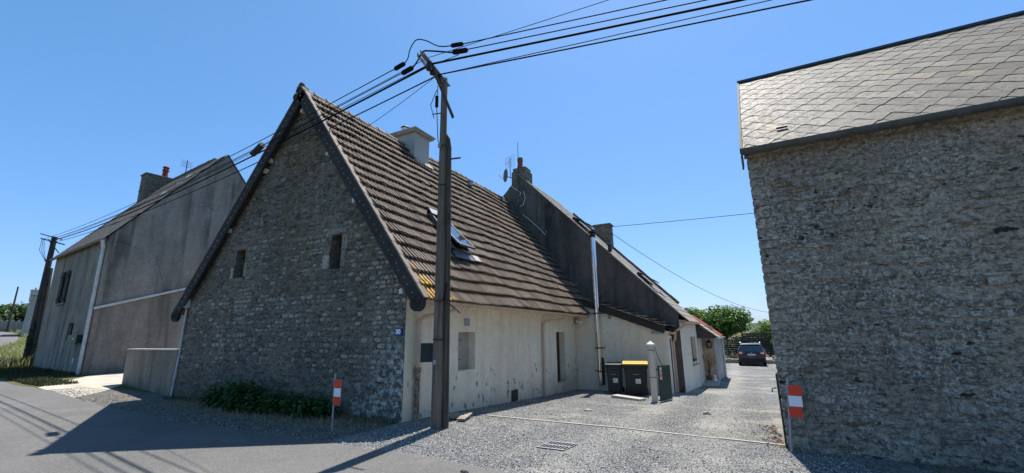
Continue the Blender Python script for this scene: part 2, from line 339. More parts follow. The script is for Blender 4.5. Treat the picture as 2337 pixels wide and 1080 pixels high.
    def refl(name, col):
        m = Mt(name, .4, .4); v = m.voro(120); n = m.noise(6, 5, .7)
        c = m.mix(m.ramp(v, [(.3, 0), (.6, .18)]), col, tuple(x * .6 for x in col)); c = m.mix(m.ramp(n, [(.55, 0), (.8, .3)]), c, tuple(x * .6 for x in col)); m.color(c); return m.m
    MAT['sred'] = refl('sign_red', (.75, .055, .02)); MAT['swhite'] = refl('sign_white', (.82, .84, .9))
    MAT['sback'] = simple('sign_back', (.3, .3, .3), .5)
    MAT['blue'] = simple('enamel_blue', (.02, .04, .22), .3, .5, bmp=0)
    MAT['white'] = simple('white_paint', (.8, .8, .8), .5, .4, var=.06, bmp=0)
    MAT['offwhite'] = simple('white_plastic', (.62, .62, .6), .5, .4, var=.12, bmp=0)
    MAT['green'] = simple('green_box', (.006, .03, .026), .45, .4, var=.2, bmp=0)
    MAT['ggate'] = simple('green_gate', (.008, .05, .03), .5, .4, var=.3)
    MAT['bin_g'] = simple('grey_bin', (.03, .034, .042), .55, .4, var=.15, sc=4)
    MAT['bin_b'] = simple('black_bin', (.014, .015, .017), .5, .4, var=.15, sc=4)
    MAT['yellow'] = simple('yellow_lid', (.4, .3, .03), .45, .4, var=.1)
    MAT['terra'] = simple('terracotta', (.26, .085, .045), .8, .2, var=.4, sc=12)
    MAT['terra2'] = simple('red_pot', (.22, .04, .032), .8, .2, var=.4, sc=12)
    m = Mt('chimney_stone', .95, .1); v = m.voro(7, out='Color', vec=m.co((1, 1, 2.2))); n = m.noise(9, 6, .7)
    g = m.nt.nodes.new('ShaderNodeRGBToBW'); m.lk(g.inputs[0], v)
    c = m.ramp(g.outputs[0], [(.3, (.1, .095, .085)), (.7, (.2, .185, .16))]); c = m.mix(m.ramp(n, [(.5, 0), (.66, .8)]), c, (.22, .18, .09)); c = m.mix(m.ramp(n, [(.33, .8), (.42, 0)]), c, (.04, .04, .038))
    m.color(c); m.bump(n, .8, .03); MAT['cstone'] = m.m
    m = Mt('window_glass', .03, .8); m.color((.03, .04, .05)); m.set('Coat Weight', 1.0); m.set('Coat Roughness', .02); MAT['glass'] = m.m
    MAT['dark'] = simple('dark_interior', (.012, .011, .01), .9, .1, bmp=0)  # near-black colour stands for unlit depth behind slits, windows and drain bars
    MAT['skyframe'] = simple('skylight_frame', (.09, .095, .1), .4, .5, .3, bmp=0)
    MAT['lead'] = simple('lead_flashing', (.13, .14, .16), .5, .4, .2)
    m = Mt('car_paint', .22, .5, .3); m.color((.008, .01, .018)); m.set('Coat Weight', .6); m.set('Coat Roughness', .05); MAT['car'] = m.m
    MAT['tyre'] = simple('tyre', (.012, .012, .012), .85, .2, bmp=0); MAT['carblk'] = simple('car_trim', (.015, .015, .016), .6, .3, bmp=0)
    m = Mt('tail_lamp', .15, .6); m.color((.55, .03, .03)); MAT['tail'] = m.m
    m = Mt('lamp_clear', .1, .6); m.color((.8, .7, .7)); MAT['clear'] = m.m
    # --- foliage
    def leaf(name, cols, rough=.55, tr=.25):
        m = Mt(name, rough, .3); a = m.attr(); c = m.ramp(a, [(0, cols[0]), (.5, cols[1]), (1, cols[2])]); m.color(c)
        t = m.nt.nodes.new('ShaderNodeBsdfTranslucent'); mx = m.nt.nodes.new('ShaderNodeMixShader'); mx.inputs[0].default_value = tr
        hs = m.nt.nodes.new('ShaderNodeHueSaturation'); hs.inputs['Value'].default_value = 1.6; hs.inputs['Saturation'].default_value = 1.1; m.lk(hs.inputs['Color'], c); m.lk(t.inputs[0], hs.outputs[0])
        out = m.nt.nodes['Material Output']; m.nt.links.new(m.b.outputs[0], mx.inputs[1]); m.nt.links.new(t.outputs[0], mx.inputs[2]); m.nt.links.new(mx.outputs[0], out.inputs[0]); return m.m
    MAT['nettle'] = leaf('nettle_leaf', [(.022, .06, .016), (.04, .1, .026), (.07, .15, .04)])
    MAT['fig'] = leaf('fig_leaf', [(.05, .1, .02), (.09, .165, .03), (.15, .24, .05)])
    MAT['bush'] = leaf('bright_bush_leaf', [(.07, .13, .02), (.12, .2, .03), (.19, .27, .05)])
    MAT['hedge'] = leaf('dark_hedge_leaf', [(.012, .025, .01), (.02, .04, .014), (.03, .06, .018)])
    MAT['tree'] = leaf('tree_leaf', [(.03, .06, .018), (.05, .09, .028), (.08, .125, .04)])
    MAT['drygrass'] = leaf('dry_grass', [(.2, .15, .08), (.3, .23, .13), (.4, .32, .2)], .8, .1)
    MAT['weed'] = leaf('weed_grass', [(.12, .15, .045), (.26, .27, .1), (.48, .46, .26)], .7, .25)
    MAT['grass'] = leaf('short_grass', [(.025, .034, .012), (.042, .055, .02), (.08, .082, .036)], .7, .2)
    MAT['orange'] = leaf('orange_leaf', [(.3, .07, .02), (.42, .13, .04), (.5, .2, .08)], .7, .15)
    MAT['dead'] = leaf('dead_leaf', [(.06, .03, .018), (.11, .055, .03), (.17, .1, .055)], .8, .1)
    MAT['bark'] = wood('bark', (.05, .042, .034), (.12, .1, .08))
    m = Mt('rock', .9, .2); n = m.noise(5, 6, .7); m.color(m.ramp(n, [(.3, (.2, .19, .17)), (.7, (.4, .38, .34))])); m.bump(n, .7, .03); MAT['rock'] = m.m
build_mats()

# ------------------------------------------------------------------ ground height
def lerp_tab(t, x):
    if x <= t[0][0]: return t[0][1]
    for (a, p), (b, q) in zip(t, t[1:]):
        if x <= b: return p + (q - p) * (x - a) / (b - a)
    return t[-1][1]
ZY = [(6.7, 0), (8.3, -.08), (14, -.45), (16, -.55), (18, -.68), (22, -.82), (27, -.93), (39, -1.2), (60, -1.5), (150, -2.5), (400, -5), (3000, -8)]
ZX = [(-3000, 8), (-400, 8), (-160, 4.2), (-100, 2.5), (-80, 1.7), (-60, .9), (-36, 0)]
def gz(x, y):
    w = min(1, max(0, (x + 14) / 7.5))
    return w * lerp_tab(ZY, y) + (1 - w) * lerp_tab(ZX, x)
def frange(a, b, d):
    n = max(1, int(round((b - a) / d))); return [a + (b - a) * i / n for i in range(n + 1)]
def sheet(name, mat, xs, ys, off, kind='structure', fn=None, inside=None):
    mb = MB(); vs = []; nx = len(xs)
    for y in ys:
        for x in xs:
            vs.append((x, y, gz(x, y) + off) if fn is None else fn(x, y))
    fs = [(j * nx + i, j * nx + i + 1, (j + 1) * nx + i + 1, (j + 1) * nx + i) for j in range(len(ys) - 1) for i in range(nx - 1)]
    mb.add(vs, fs, 0, .5); o = mb.build(name, mat, org=(0, 0, 0)); o['kind'] = kind; return o
gx = sorted(set([-3000, -1200, -400, -230, -160, -130, -100, -90, -80, -70, -60, -52, -44, -36, -30, -25, -20, -17, -14, -6.5, -3, 0, 3, 8, 16, 40, 120, 400, 1200, 3000]))
gy = sorted(set([-3000, -800, -200, -60, -20, -8, -2, 2, 5, 6.7, 8.3, 10, 12, 14, 16, 18, 20, 22, 24.5, 27, 33, 39, 45, 60, 90, 150, 270, 400, 900, 3000]))
sheet('ground', MAT['ground'], gx, gy, 0)
def ribbon(name, mat, left, right, off, sub=6):
    mb = MB(); vs = []; n = sub + 1
    for a, b in zip(left, right):
        for i in range(n):
            t = i / sub; x = a[0] + (b[0] - a[0]) * t; y = a[1] + (b[1] - a[1]) * t; vs.append((x, y, gz(x, y) + off))
    fs = [(j * n + i, j * n + i + 1, (j + 1) * n + i + 1, (j + 1) * n + i) for j in range(len(left) - 1) for i in range(sub)]
    mb.add(vs, fs, 0, .5); o = mb.build(name, mat, org=(0, 0, 0)); o['kind'] = 'structure'; return o
# road: far edge and near edge
far = [(60, 7.5), (16, 5.6), (8, 5.1), (3, 4.8), (-1, 4.95), (-2.7, 5.07), (-4.4, 5.17), (-5.5, 5.13), (-6.6, 5.06), (-7.6, 5.03), (-10.2, 4.98), (-14.2, 5.2), (-18, 5.65), (-21.8, 6.0), (-24, 6.0), (-30, 6.7), (-36, 7.7), (-44, 9.3), (-50, 11.0), (-55, 12.7), (-60, 14.6), (-70, 17.1), (-80, 19.5), (-90, 21.8), (-100, 23.6), (-130, 26.5)]
near = [(60, 1.5), (16, .1), (8, -.5), (3, -.8), (-1, -.9), (-2.7, -.9), (-4.4, -.9), (-5.5, -.9), (-6.6, -.9), (-7.6, -.85), (-10.2, -.8), (-14.2, -.6), (-18, -.3), (-21.8, .2), (-24, .5), (-30, 1.5), (-37, 2.7), (-46, 4.7), (-52, 6.4), (-57.5, 8.2), (-62.5, 10.0), (-72, 12.6), (-82, 15.0), (-92, 17.2), (-100, 18.4), (-130, 21)]
def dens(l, k=3):
    o = []
    for a, b in zip(l, l[1:]):
        for i in range(k): o.append((a[0] + (b[0] - a[0]) * i / k, a[1] + (b[1] - a[1]) * i / k))
    return o + [l[-1]]
farj = [(x, y + (.05 * sin(i * 1.7) + U(-.05, .05) if -21 < x < 0 else 0)) for i, (x, y) in enumerate(dens(far, 4))]
ribbon('road', MAT['asphalt'], farj, dens(near, 4), .012, 8)
# gravel drive
ys = [4.9, 5.3, 6.7, 8.3, 10, 12, 14, 16, 18, 20, 22, 24.5, 27, 33, 39, 42.2]
lx = [-6.1, -6.1, -6.0, -5.97, -5.97, -5.97, -5.97, -5.97, -5.97, -5.97, -5.97, -5.97, -5.9, -5.9, -5.9, -5.9]
rx = [3, 3, 2.2, 1.4, 1.5, 1.6, 1.8, 2, 2.2, 2.4, 2.6, 2.9, 3.2, 3.8, 4.4, 4.6]
ribbon('gravel_drive', MAT['gravel'], list(zip(lx, ys)), list(zip(rx, ys)), .006, 8)
sheet('barn_strip', MAT['vgravel'], [1.0, 2.6, 6, 16], [4.3, 5.5, 6.7, 7.9], .004)
vx = [-21.5, -20, -18, -16, -14.5, -13, -11.5, -10, -8.5, -7, -5.9]
sheet('verge', MAT['vgravel'], vx, [4.7, 5.5, 6.3, 7.0], .005)
ap = [(-21.8, 6.05), (-17.0, 5.5)], [(-23.5, 7.2), (-18.2, 6.6)], [(-26.2, 8.9), (-20.1, 7.8)], [(-26.3, 10.0), (-20.0, 9.3)], [(-25.9, 14), (-14.4, 14)]
ribbon('concrete_apron', MAT['apron'], [a[0] for a in ap], [a[1] for a in ap], .010, 6)

# hills on the horizon
mb = MB(); vs = []; N = 240; prof = []
for i in range(N + 1):
    x = -900 + 1800 * i / N
    h = 7 + 2.2 * sin(x * .011) + 1.5 * sin(x * .031 + 1) + U(-.7, .9)
    prof.append((x, h))
for x, h in prof: vs += [(x, 860, -8), (x, 885, h * .45 - 3), (x, 905, h), (x, 950, h * .8 - 2), (x, 1050, -9)]
fs = [(i * 5 + k, (i + 1) * 5 + k, (i + 1) * 5 + k + 1, i * 5 + k + 1) for i in range(N) for k in range(4)]
mb.add(vs, fs); tag(mb.build('hills', MAT['hill'], org=(0, 0, 0)), kind='structure')

# ------------------------------------------------------------------ wall helpers
def wall_strips(mb, P, xs, bot, top, holes, mi=0):
    """wall in (u, z) mapped by P(u, z); xs = u breaks; holes = (u0, u1, z0, z1)"""
    xs = sorted(set(xs + [h[0] for h in holes] + [h[1] for h in holes]))
    for a, b in zip(xs, xs[1:]):
        hs = sorted([h for h in holes if h[0] <= a + 1e-6 and h[1] >= b - 1e-6], key=lambda h: h[2])
        lo = (bot(a), bot(b))
        for h in hs:
            mb.quad(P(a, lo[0]), P(b, lo[1]), P(b, h[2]), P(a, h[2]), mi, .5); lo = (h[3], h[3])
        mb.quad(P(a, lo[0]), P(b, lo[1]), P(b, top(b)), P(a, top(a)), mi, .5)
def recess(mb, P, D, h, d, mi=0, back=None):
    """reveals of a hole h; D = inward depth vector"""
    u0, u1, z0, z1 = h; D = V(D) * d
    a, b, c, e = V(P(u0, z0)), V(P(u1, z0)), V(P(u1, z1)), V(P(u0, z1))
    for p, q in ((a, b), (b, c), (c, e), (e, a)): mb.quad(p, q, q + D, p + D, mi, .5)
    if back is not None: mb.quad(a + D, b + D, c + D, e + D, back, .5)
def stones(mb, P, u0, u1, z0, topf, rowh, wid, prot, mi=1, skip=lambda u, z: False, cover=1.0, bias=lambda u, z: 0.0, gap=.012, wob=.015, flat=.78):
    """irregular coursed stones: domes laid on the mortar plane; P(u, z, out)"""
    z = z0
    while z < topf(None):
        h = U(*rowh); u = u0 - U(0, .2); ph = U(0, 6); am = U(.3, 1) * wob
        while u < u1:
            w = U(*wid) * (1.35 if rnd() < .12 else 1)
            cu, cz = u + w / 2, z + h / 2 + am * sin(u * 1.3 + ph) + am * .5 * sin(u * 3.1 + ph * 2) + U(-.25, .25) * wob
            ok = u > u0 - .02 and u + w < u1 + .02 and cz + h * .5 < topf(cu - w / 2) and cz + h * .5 < topf(cu + w / 2)
            if ok and rnd() < cover and not skip(cu, cz, w, h):
                n = 10; r0 = []; r1 = []; hw, hh = (w - gap) / 2, (h - gap) / 2 * U(.82, 1.04); tilt = U(-.05, .05)
                pr = U(*prot); off = U(0, 2 * pi)
                ex = U(.55, .8)
                for k in range(n):
                    th = 2 * pi * k / n + .31
                    c_, s_ = cos(th), sin(th); j = 1 + U(-.2, .1)
                    x = math.copysign(abs(c_) ** ex, c_) * hw * j; y = math.copysign(abs(s_) ** ex, s_) * hh * j
                    y += x * tilt
                    r0.append(P(cu + x, cz + y, -.004)); r1.append(P(cu + x * flat, cz + y * (flat - .03), pr * U(.75, 1.1)))
                vs = r0 + r1 + [P(cu, cz, pr * 1.15)]
                fs = [(k, (k + 1) % n, n + (k + 1) % n, n + k) for k in range(n)] + [(n + k, n + (k + 1) % n, 2 * n) for k in range(n)]
                mb.add(vs, fs, mi, min(1, max(0, rnd() * .9 + bias(cu, cz))))
            u += w
        z += h

# ================================================================== STONE HOUSE
GY = 6.76; RX, RZ = -9.82, 8.16            # ridge
ER, EL, EZ = -5.44, -14.67, 2.32            # eaves
ROOF_F, ROOF_B = 6.6, 18.06
H = thing('stone_house', (-10.1, 12.0, 0), 'tall stone gabled house with dark tiled roof, cream side wall and number 30 plate', 'house')
W1 = (-12.22, -11.78, 3.23, 3.99); W2 = (-8.38, -8.02, 3.17, 3.99)
XL, XR = -14.45, -5.98
sR = (RZ - EZ) / (RX - ER); sL = (RZ - EZ) / (RX - EL)
def roofz(x): return RZ + (x - RX) * sR if x > RX else RZ + (x - RX) * sL
def gtop(x): return 7.7 if x is None else roofz(x) - .10
PG = lambda u, z, o=0.0: (u, GY - o, z)
mb = MB(); wall_strips(mb, PG, [XL, RX, XR], lambda u: -.25, gtop, [W1, W2])
for h in (W1, W2):
    recess(mb, PG, (0, 1, 0), h, .55)
inw = lambda h, u, z, w, hh: h[0] - w / 2 - .04 < u < h[1] + w / 2 + .04 and h[2] - hh / 2 - .05 < z < h[3] + hh / 2 + .05
def gskip(u, z, w, h):
    if inw(W1, u, z, w, h) or inw(W2, u, z, w, h): return True
    zone = sin(u * 2.1 + 1) * .5 + sin(z * 2.7 + u) * .4 + sin(u * .7 - z * 1.3) * .5
    dens_ = .74 + .22 * zone
    if z < .95 + .12 * sin(u * 3): dens_ *= .15
    if z > 4.6: dens_ *= .85
    if u < -12.6: dens_ *= .6
    if u > -6.9: dens_ = .92
    return rnd() > dens_
def gbias(u, z):
    b = 0
    if z > 4.2: b -= .16
    if u > -6.9: b += .2
    if 1.2 < z < 2.8: b += .08
    return b
stones(mb, PG, XL, XR, .05, gtop, (.085, .145), (.10, .25), (.006, .022), 1, gskip, 1.0, gbias)
# dressed blocks around the slits
mb.box(-8.62, -8.40, GY - .02, GY + .02, 3.2, 3.52, 1, 1.0); mb.box(-12.36, -12.24, GY - .02, GY + .02, 3.22, 3.5, 1, .95)
for (x0, x1, z0, z1) in [(-8.58, -8.40, 3.54, 3.68), (-8.0, -7.82, 3.62, 3.97), (-8.0, -7.86, 3.2, 3.6), (-8.5, -7.85, 4.01, 4.13), (-11.76, -11.62, 3.25, 3.6), (-12.3, -11.7, 4.01, 4.11), (-12.28, -11.72, 3.12, 3.21)]:
    mb.box(x0, x1, GY - .018, GY + .02, z0, z1, 1, U(.45, .7))
mb.build('gable_wall', [MAT['mortar'], MAT['gstone']], H, smooth=False)
# near-black panels painted as the unlit interior behind the slits
for h in (W1, W2):
    b = MB(); b.box(h[0] - .01, h[1] + .01, GY + .5, GY + .53, h[2] - .01, h[3] + .01); b.build('slit_window', MAT['dark'], H)
# side wall (cream)
PS = lambda u, z, o=0.0: (XR + o, u, z)
HW = (8.63, 9.38, .79, 1.69); HD = (14.88, 15.74, -.17, 1.64)
mb = MB(); wall_strips(mb, PS, [GY, 17.12], lambda u: gz(XR + .3, u) - .35, lambda u: 2.45, [HW, HD])
recess(mb, PS, (-1, 0, 0), HW, .2, 0, 1); recess(mb, PS, (-1, 0, 0), HD, .3)
mb.build('side_wall', [MAT['cream'], MAT['conc']], H)
mb = MB(); mb.quad((XL, GY, -.2), (XL, GY, 2.5), (XL, 18.0, 2.5), (XL, 18.0, -.2)); mb.build('wall', MAT['lh_gable'], H)
b = MB(); b.box(XR - .26, XR - .22, HD[0] + .02, HD[1] - .02, HD[2], HD[3])
for yy in (14.96, 15.4): b.box(XR - .22, XR - .19, yy, yy + .09, HD[2], HD[3])
b.build('door', MAT['door'], H)
# blind window with iron bar
b = MB(); b.tube([(XR - .13, 8.78, .92), (XR - .13, 8.78, 1.6)], .012)
for zz in (1.03, 1.48): b.tube([(XR - .13, 8.72, zz), (XR - .13, 8.86, zz)], .014); b.tube([(XR - .16, 8.84, zz), (XR - .1, 8.9, zz + .02)], .012)
b.build('shutter_bar', MAT['rust'], H)
b = MB(); b.box(XR - .01, XR + .015, 8.86, 9.10, 1.84, 2.02)
for i in range(6): b.box(XR + .015, XR + .022, 8.875, 9.085, 1.855 + i * .026, 1.868 + i * .026)
b.build('vent_grille', MAT['metal'], H)
b = MB(); b.box(XR - .02, XR + .025, 11.3, 11.7, -.28, .04); b.build('soot_flap', MAT['iron'], H, bevel=.02)
# ---- roof tiles
def tile_roof(mb, r0, along, down, nrm, L, S, nc, per=.128, amp=.045):
    r0, along, down, nrm = V(r0), V(along), V(down), V(nrm); e = S / nc
    nt = int(L / (2 * per)); per = L / (2 * nt)
    sag = lambda u, s: (.018 * sin(u * .9 + s * .5) + .012 * sin(u * 2.3 - s * 1.1 + 1)) * min(1, S / 4)
    prof = [(0, 0), (.3, 0), (.36, 1), (.58, .84), (.88, 1), (.94, 0)]
    for i in range(nc):
        for t in range(nt):
            ds = U(-.022, .026); dh = U(-.008, .012); at = rnd(); dtw = U(-.004, .004)
            pts = []
            for k in range(2):
                for (o, h) in prof: pts.append(((t * 2 + k + o) * per, h * amp))
            pts.append(((t * 2 + 2) * per, 0))
            vs = []
            for (s, base) in ((i * e - .02, .004), ((i + 1) * e + .05 + ds, .1 + dh)):
                for q, (u, h) in enumerate(pts): vs.append(r0 + along * u + down * s + nrm * (base + sag(u, s) + h + dtw * (q / 12 - .5)))
            for q, (u, h) in enumerate(pts): vs.append(r0 + along * u + down * ((i + 1) * e + .05 + ds) + nrm * (.1 + sag(u, (i + 1) * e) + dh + h - .03))
            n = len(pts); fs = []
            for a in range(2):
                for q in range(n - 1): fs.append((a * n + q, (a + 1) * n + q, (a + 1) * n + q + 1, a * n + q + 1))
            mb.add(vs, fs, 0, at)
    return mb
dR = V((ER - RX, 0, EZ - RZ)); SR = dR.length; dR.normalize(); nR = V((-dR.z, 0, dR.x))
dL = V((EL - RX, 0, EZ - RZ)); SL = dL.length; dL.normalize(); nL = V((dL.z, 0, -dL.x))
NC = 19
mb = MB(); tile_roof(mb, (RX, ROOF_F + .06, RZ), (0, 1, 0), dR, nR, ROOF_B - ROOF_F - .06, SR, NC)
mb.quad(V((RX, ROOF_F + .1, RZ)) - nR * .03, V((RX, ROOF_B, RZ)) - nR * .03, V((RX, ROOF_B, RZ)) + dR * SR - nR * .03, V((RX, ROOF_F + .1, RZ)) + dR * SR - nR * .03)
roofR = mb.build('roof', MAT['tile'], H)
mb = MB(); tile_roof(mb, (RX, ROOF_F + .06, RZ), (0, 1, 0), dL, nL, ROOF_B - ROOF_F - .06, SL, NC)
mb.quad(V((RX, ROOF_F + .1, RZ)) - nL * .03, V((RX, ROOF_B, RZ)) - nL * .03, V((RX, ROOF_B, RZ)) + dL * SL - nL * .03, V((RX, ROOF_F + .1, RZ)) + dL * SL - nL * .03)
roofL = mb.build('roof', MAT['tile'], H)
b = MB()
nseg = 29; e = (ROOF_B - ROOF_F + .1) / nseg
for i in range(nseg):
    y0 = ROOF_F - .1 + i * e; h = U(-.012, .012); at = rnd()
    vs = []
    for (yy, rr) in ((y0, .15), (y0 + e + .03, .128)):
        for k in range(9):
            th = pi * k / 8; vs.append((RX + cos(th) * rr * 1.0, yy, RZ - .03 + h + sin(th) * rr))
    for k in range(9):
        th = pi * k / 8; vs.append((RX + cos(th) * .12, y0, RZ - .03 + h + sin(th) * .12))
    fs = [(k, k + 1, 9 + k + 1, 9 + k) for k in range(8)] + [(k, 18 + k, 18 + k + 1, k + 1) for k in range(8)]
    b.add(vs, fs, 0, at)
b.build('ridge_tile_row', MAT['ridge'], H)
# verge tiles on the gable: a leaf down the wall and a cover on the slope
def verge(side):
    d, n, S = (dR, nR, SR) if side > 0 else (dL, nL, SL)
    b = MB(); e = S / NC
    for i in range(NC):
        s0, s1 = i * e, (i + 1) * e + .012
        o = V((RX, ROOF_F, RZ)) + d * s0
        at = rnd(); j = 0
        dd = (d * (s1 - s0) + n * .006)
        b.obox(o + n * (.06 + j) - V((0, .035, 0)), dd, V((0, .045, 0)), n * -.29, 0, at)      # vertical leaf
        b.obox(o + n * (.062 + j) - V((0, .04, 0)), dd, V((0, .19, 0)), n * .035, 1, at)         # cover
        for q in (.3, .72):
            c = o + d * (s0 * 0 + e * q) + n * U(-.12, -.06) - V((0, .036, 0))
            b.obox(c - V((.009, .006, .009)), (.018, 0, 0), (0, .008, 0), (0, 0, .018), 2)
    ob = b.build('verge_board', [MAT['verge'], MAT['ridge'], MAT['offwhite']], H, bevel=.003)
    # rounded volute foot
    f = MB(); c = V((RX, ROOF_F, RZ)) + d * (S - .02) + n * -.12
    f.cyl(c - V((0, .06, 0)), c + V((0, .05, 0)), .165, n=24)
    pts = []
    for k in range(40):
        th = k * .42; r = .125 * (1 - k / 44); pts.append(c + V((cos(th) * r * side, -.065, sin(th) * r)))
    f.tube(pts, .012, 5)
    f.build('volute', MAT['verge'], H, bevel=.012)
verge(1); verge(-1)
b = MB(); b.tube([(RX - .02, ROOF_F - .08, RZ + .02), (RX - .02, ROOF_F + .12, RZ + .05)], .13, 10); b.dome((RX - .01, ROOF_F - .02, RZ + .12), .09, .09, .14); b.tube([(RX - .2, ROOF_F - .06, RZ - .13), (RX - .2, ROOF_F + .06, RZ - .13)], .1, 10)
b.build('ridge_end', MAT['verge'], H, smooth=False)
b = MB(); b.tube([(-11.18, 6.5, 6.86), (-11.6, 6.5, 6.66)], [.085, .08], 10); b.build('purlin_end', MAT['verge'], H)
# eave clips (little white plastic brackets)
for (x, z) in [(-9.87, 7.62), (-8.68, 6.12), (-7.62, 4.72), (-11.05, 6.42), (-11.22, 6.15), (-12.62, 4.6), (-6.55, 3.42), (-6.06, 2.52)]:
    b = MB(); b.obox((x - .045, GY - .1, z - .05), (.09, 0, .02), (0, .1, 0), (-.01, 0, .1)); b.build('eave_clip', MAT['offwhite'], H)
b = MB(); b.tube([(-8.7, 6.72, 6.1), (-9.9, 6.72, 5.72), (-11.1, 6.71, 5.56)], .007, 5); b.build('gable_wire', MAT['iron'], H)
b = MB(); b.box(-14.36, -14.2, 6.58, 6.76, 2.5, 2.74); b.build('junction_box', MAT['offwhite'], H, bevel=.02)
b = MB(); b.tube([(-14.27, 6.7, 2.5), (-14.33, 6.72, 1.2), (-14.4, 6.7, .05)], .025); b.tube([(-14.26, 6.66, 2.52), (-14.5, 6.62, 2.42), (-14.62, 6.6, 2.44)], .02); b.build('conduit', MAT['greypvc'], H)
# number plate
b = MB(); b.box(-6.225, -6.03, GY - .05, GY - .028, 1.64, 1.785); pl = b.build('number_plate', MAT['blue'], H, bevel=.004)
text_mesh('numerals', '30', .125, (-6.128, GY - .052, 1.714), (1, 0, 0), (0, 0, 1), MAT['white'], pl, .001, .007)
# chimney
ch = MB(); ch.box(-10.55, -9.26, 10.55, 11.35, 6.6, 8.55); cho = ch.build('chimney', MAT['chim'], H, bevel=.012)
b = MB(); b.box(-10.68, -9.14, 10.43, 11.47, 8.55, 8.605); b.box(-10.72, -9.10, 10.39, 11.51, 8.607, 8.66); b.build('chimney_cap', MAT['conc'], cho, bevel=.008)
b = MB(); b.cyl((-9.9, 10.75, 8.66), (-9.9, 10.75, 8.9), .13, n=14); b.build('flue_pot', MAT['offwhite'], cho)
b = MB(); b.cyl((-9.9, 10.75, 8.94), (-9.9, 10.75, 8.99), .16, .1, n=14); b.tube([(-9.9, 10.75, 8.85), (-9.9, 10.75, 8.95)], .06, 8); b.build('pot_hood', MAT['iron'], cho)
b = MB()
for (y0, y1) in ((11.35, 11.45),):
    o = V((RX, y0, RZ)) + dR * .05 + nR * .09; b.obox(o, dR * .95, (0, y1 - y0, 0), nR * .02)
o = V((-9.26, 10.42, 0)); s_ = (-9.26 - RX) / dR.x
b.obox(V((RX, 10.5, RZ)) + dR * (s_ - .03) + nR * .1, dR * .16, (0, .9, 0), nR * .05); b.build('flashing', MAT['conc'], cho)
# skylight: frame on the slope, sash tipped open
def on_roof(y, s, h=0.0): return V((RX, y, RZ)) + dR * s + nR * (h + .07)
sk0, sk1 = 4.12, 5.6; y0, y1 = 8.86, 9.68
b = MB()
for (ya, yb) in ((y0, y0 + .07), (y1 - .07, y1)): b.obox(on_roof(ya, sk0, .02), dR * (sk1 - sk0), (0, yb - ya, 0), nR * .13)
b.obox(on_roof(y0, sk0, .02), dR * .1, (0, y1 - y0, 0), nR * .14); b.obox(on_roof(y0, sk1 - .07, .02), dR * .07, (0, y1 - y0, 0), nR * .11)
fr = b.build('skylight', MAT['skyframe'], H, bevel=.006)
b = MB(); b.obox(on_roof(y0 + .02, sk0 + .05, .05), dR * (sk1 - sk0 - .1), (0, y1 - y0 - .04, 0), nR * .01); b.build('opening', MAT['dark'], fr)
b = MB(); b.obox(on_roof(y0 - .02, sk0 - .02, .16), dR * .22, (0, y1 - y0 + .04, 0), nR * .025); b.build('hood', MAT['metal'], fr, bevel=.005)
b = MB(); b.obox(on_roof(y0 - .05, sk1, .07), dR * .24, (0, y1 - y0 + .1, 0), nR * .012); b.build('apron_flashing', MAT['lead'], fr)
b = MB(); b.obox(on_roof(y1 + .03, sk1 + .02, .09), dR * .2, (0, .3, 0), nR * .012); b.build('mortar_patch', MAT['chim'], fr)
q = R(9); sd = dR * cos(q) + nR * sin(q); sn = nR * cos(q) - dR * sin(q)
piv = on_roof(y0 + .03, sk0 + .35, .10)
b = MB(); sl = 1.15
for (ya, yb) in ((0, .055), (.70, .76)): b.obox(piv + V((0, ya, 0)), sd * sl, (0, yb - ya, 0), sn * .05)
b.obox(piv, sd * .06, (0, .76, 0), sn * .05); b.obox(piv + sd * (sl - .07), sd * .07, (0, .76, 0), sn * .055)
sa = b.build('sash', MAT['skyframe'], fr, bevel=.004)
b = MB(); b.obox(piv + V((0, .05, 0)) + sn * .02, sd * (sl - .03), (0, .66, 0), sn * .015); b.build('pane', MAT['glass'], fr)
b = MB(); c = on_roof(14.1, (-9.38 - RX) / dR.x, .06); b.cyl(c, c + V((0, 0, .16)), .1, n=12); b.cyl(c + V((0, 0, .17)), c + V((0, 0, .24)), .14, .11, n=12); b.build('roof_vent', MAT['metal'], H, smooth=False)
# gutter and downpipes
def gutter(mb, p0, p1, r=.065, n=8, upv=(0, 0, 1), brackets=.6):
    p0, p1 = V(p0), V(p1); t = (p1 - p0).normalized(); u = V(upv); w = t.cross(u).normalized()
    vs = []
    for p in (p0, p1):
        for k in range(n + 1):
            th = pi * k / n; vs.append(p + w * cos(th) * r - u * sin(th) * r)
        for k in range(n + 1):
            th = pi * k / n; vs.append(p + w * cos(th) * (r - .006) - u * sin(th) * (r - .006))
    m = 2 * (n + 1); fs = []
    for k in range(n): fs.append((k, k + 1, m + k + 1, m + k)); fs.append((n + 1 + k, m + n + 1 + k, m + n + 2 + k, n + 2 + k))
    for b_ in (0, n): fs.append((b_, m + b_, m + n + 1 + b_, n + 1 + b_))
    for e_ in (0, m): fs.append(tuple([e_ + k for k in range(n + 1)]))
    mb.add(vs, fs, 0, .5)
    L = (p1 - p0).length; nb = max(1, int(L / brackets))
    for i in range(nb):
        c = p0 + t * (L * (i + .5) / nb)
        vs = []
        for s in (-.012, .012):
            for k in range(n + 1):
                th = pi * k / n; vs.append(c + t * s + w * cos(th) * (r + .006) - u * sin(th) * (r + .006))
        mb.add(vs, [(k, k + 1, n + 2 + k, n + 1 + k) for k in range(n)], 0, .5)
    return mb
b = MB(); gutter(b, (ER - .02, 6.66, 2.33), (ER - .02, 17.9, 2.27), .075)
b.build('gutter', MAT['pvc'], H)
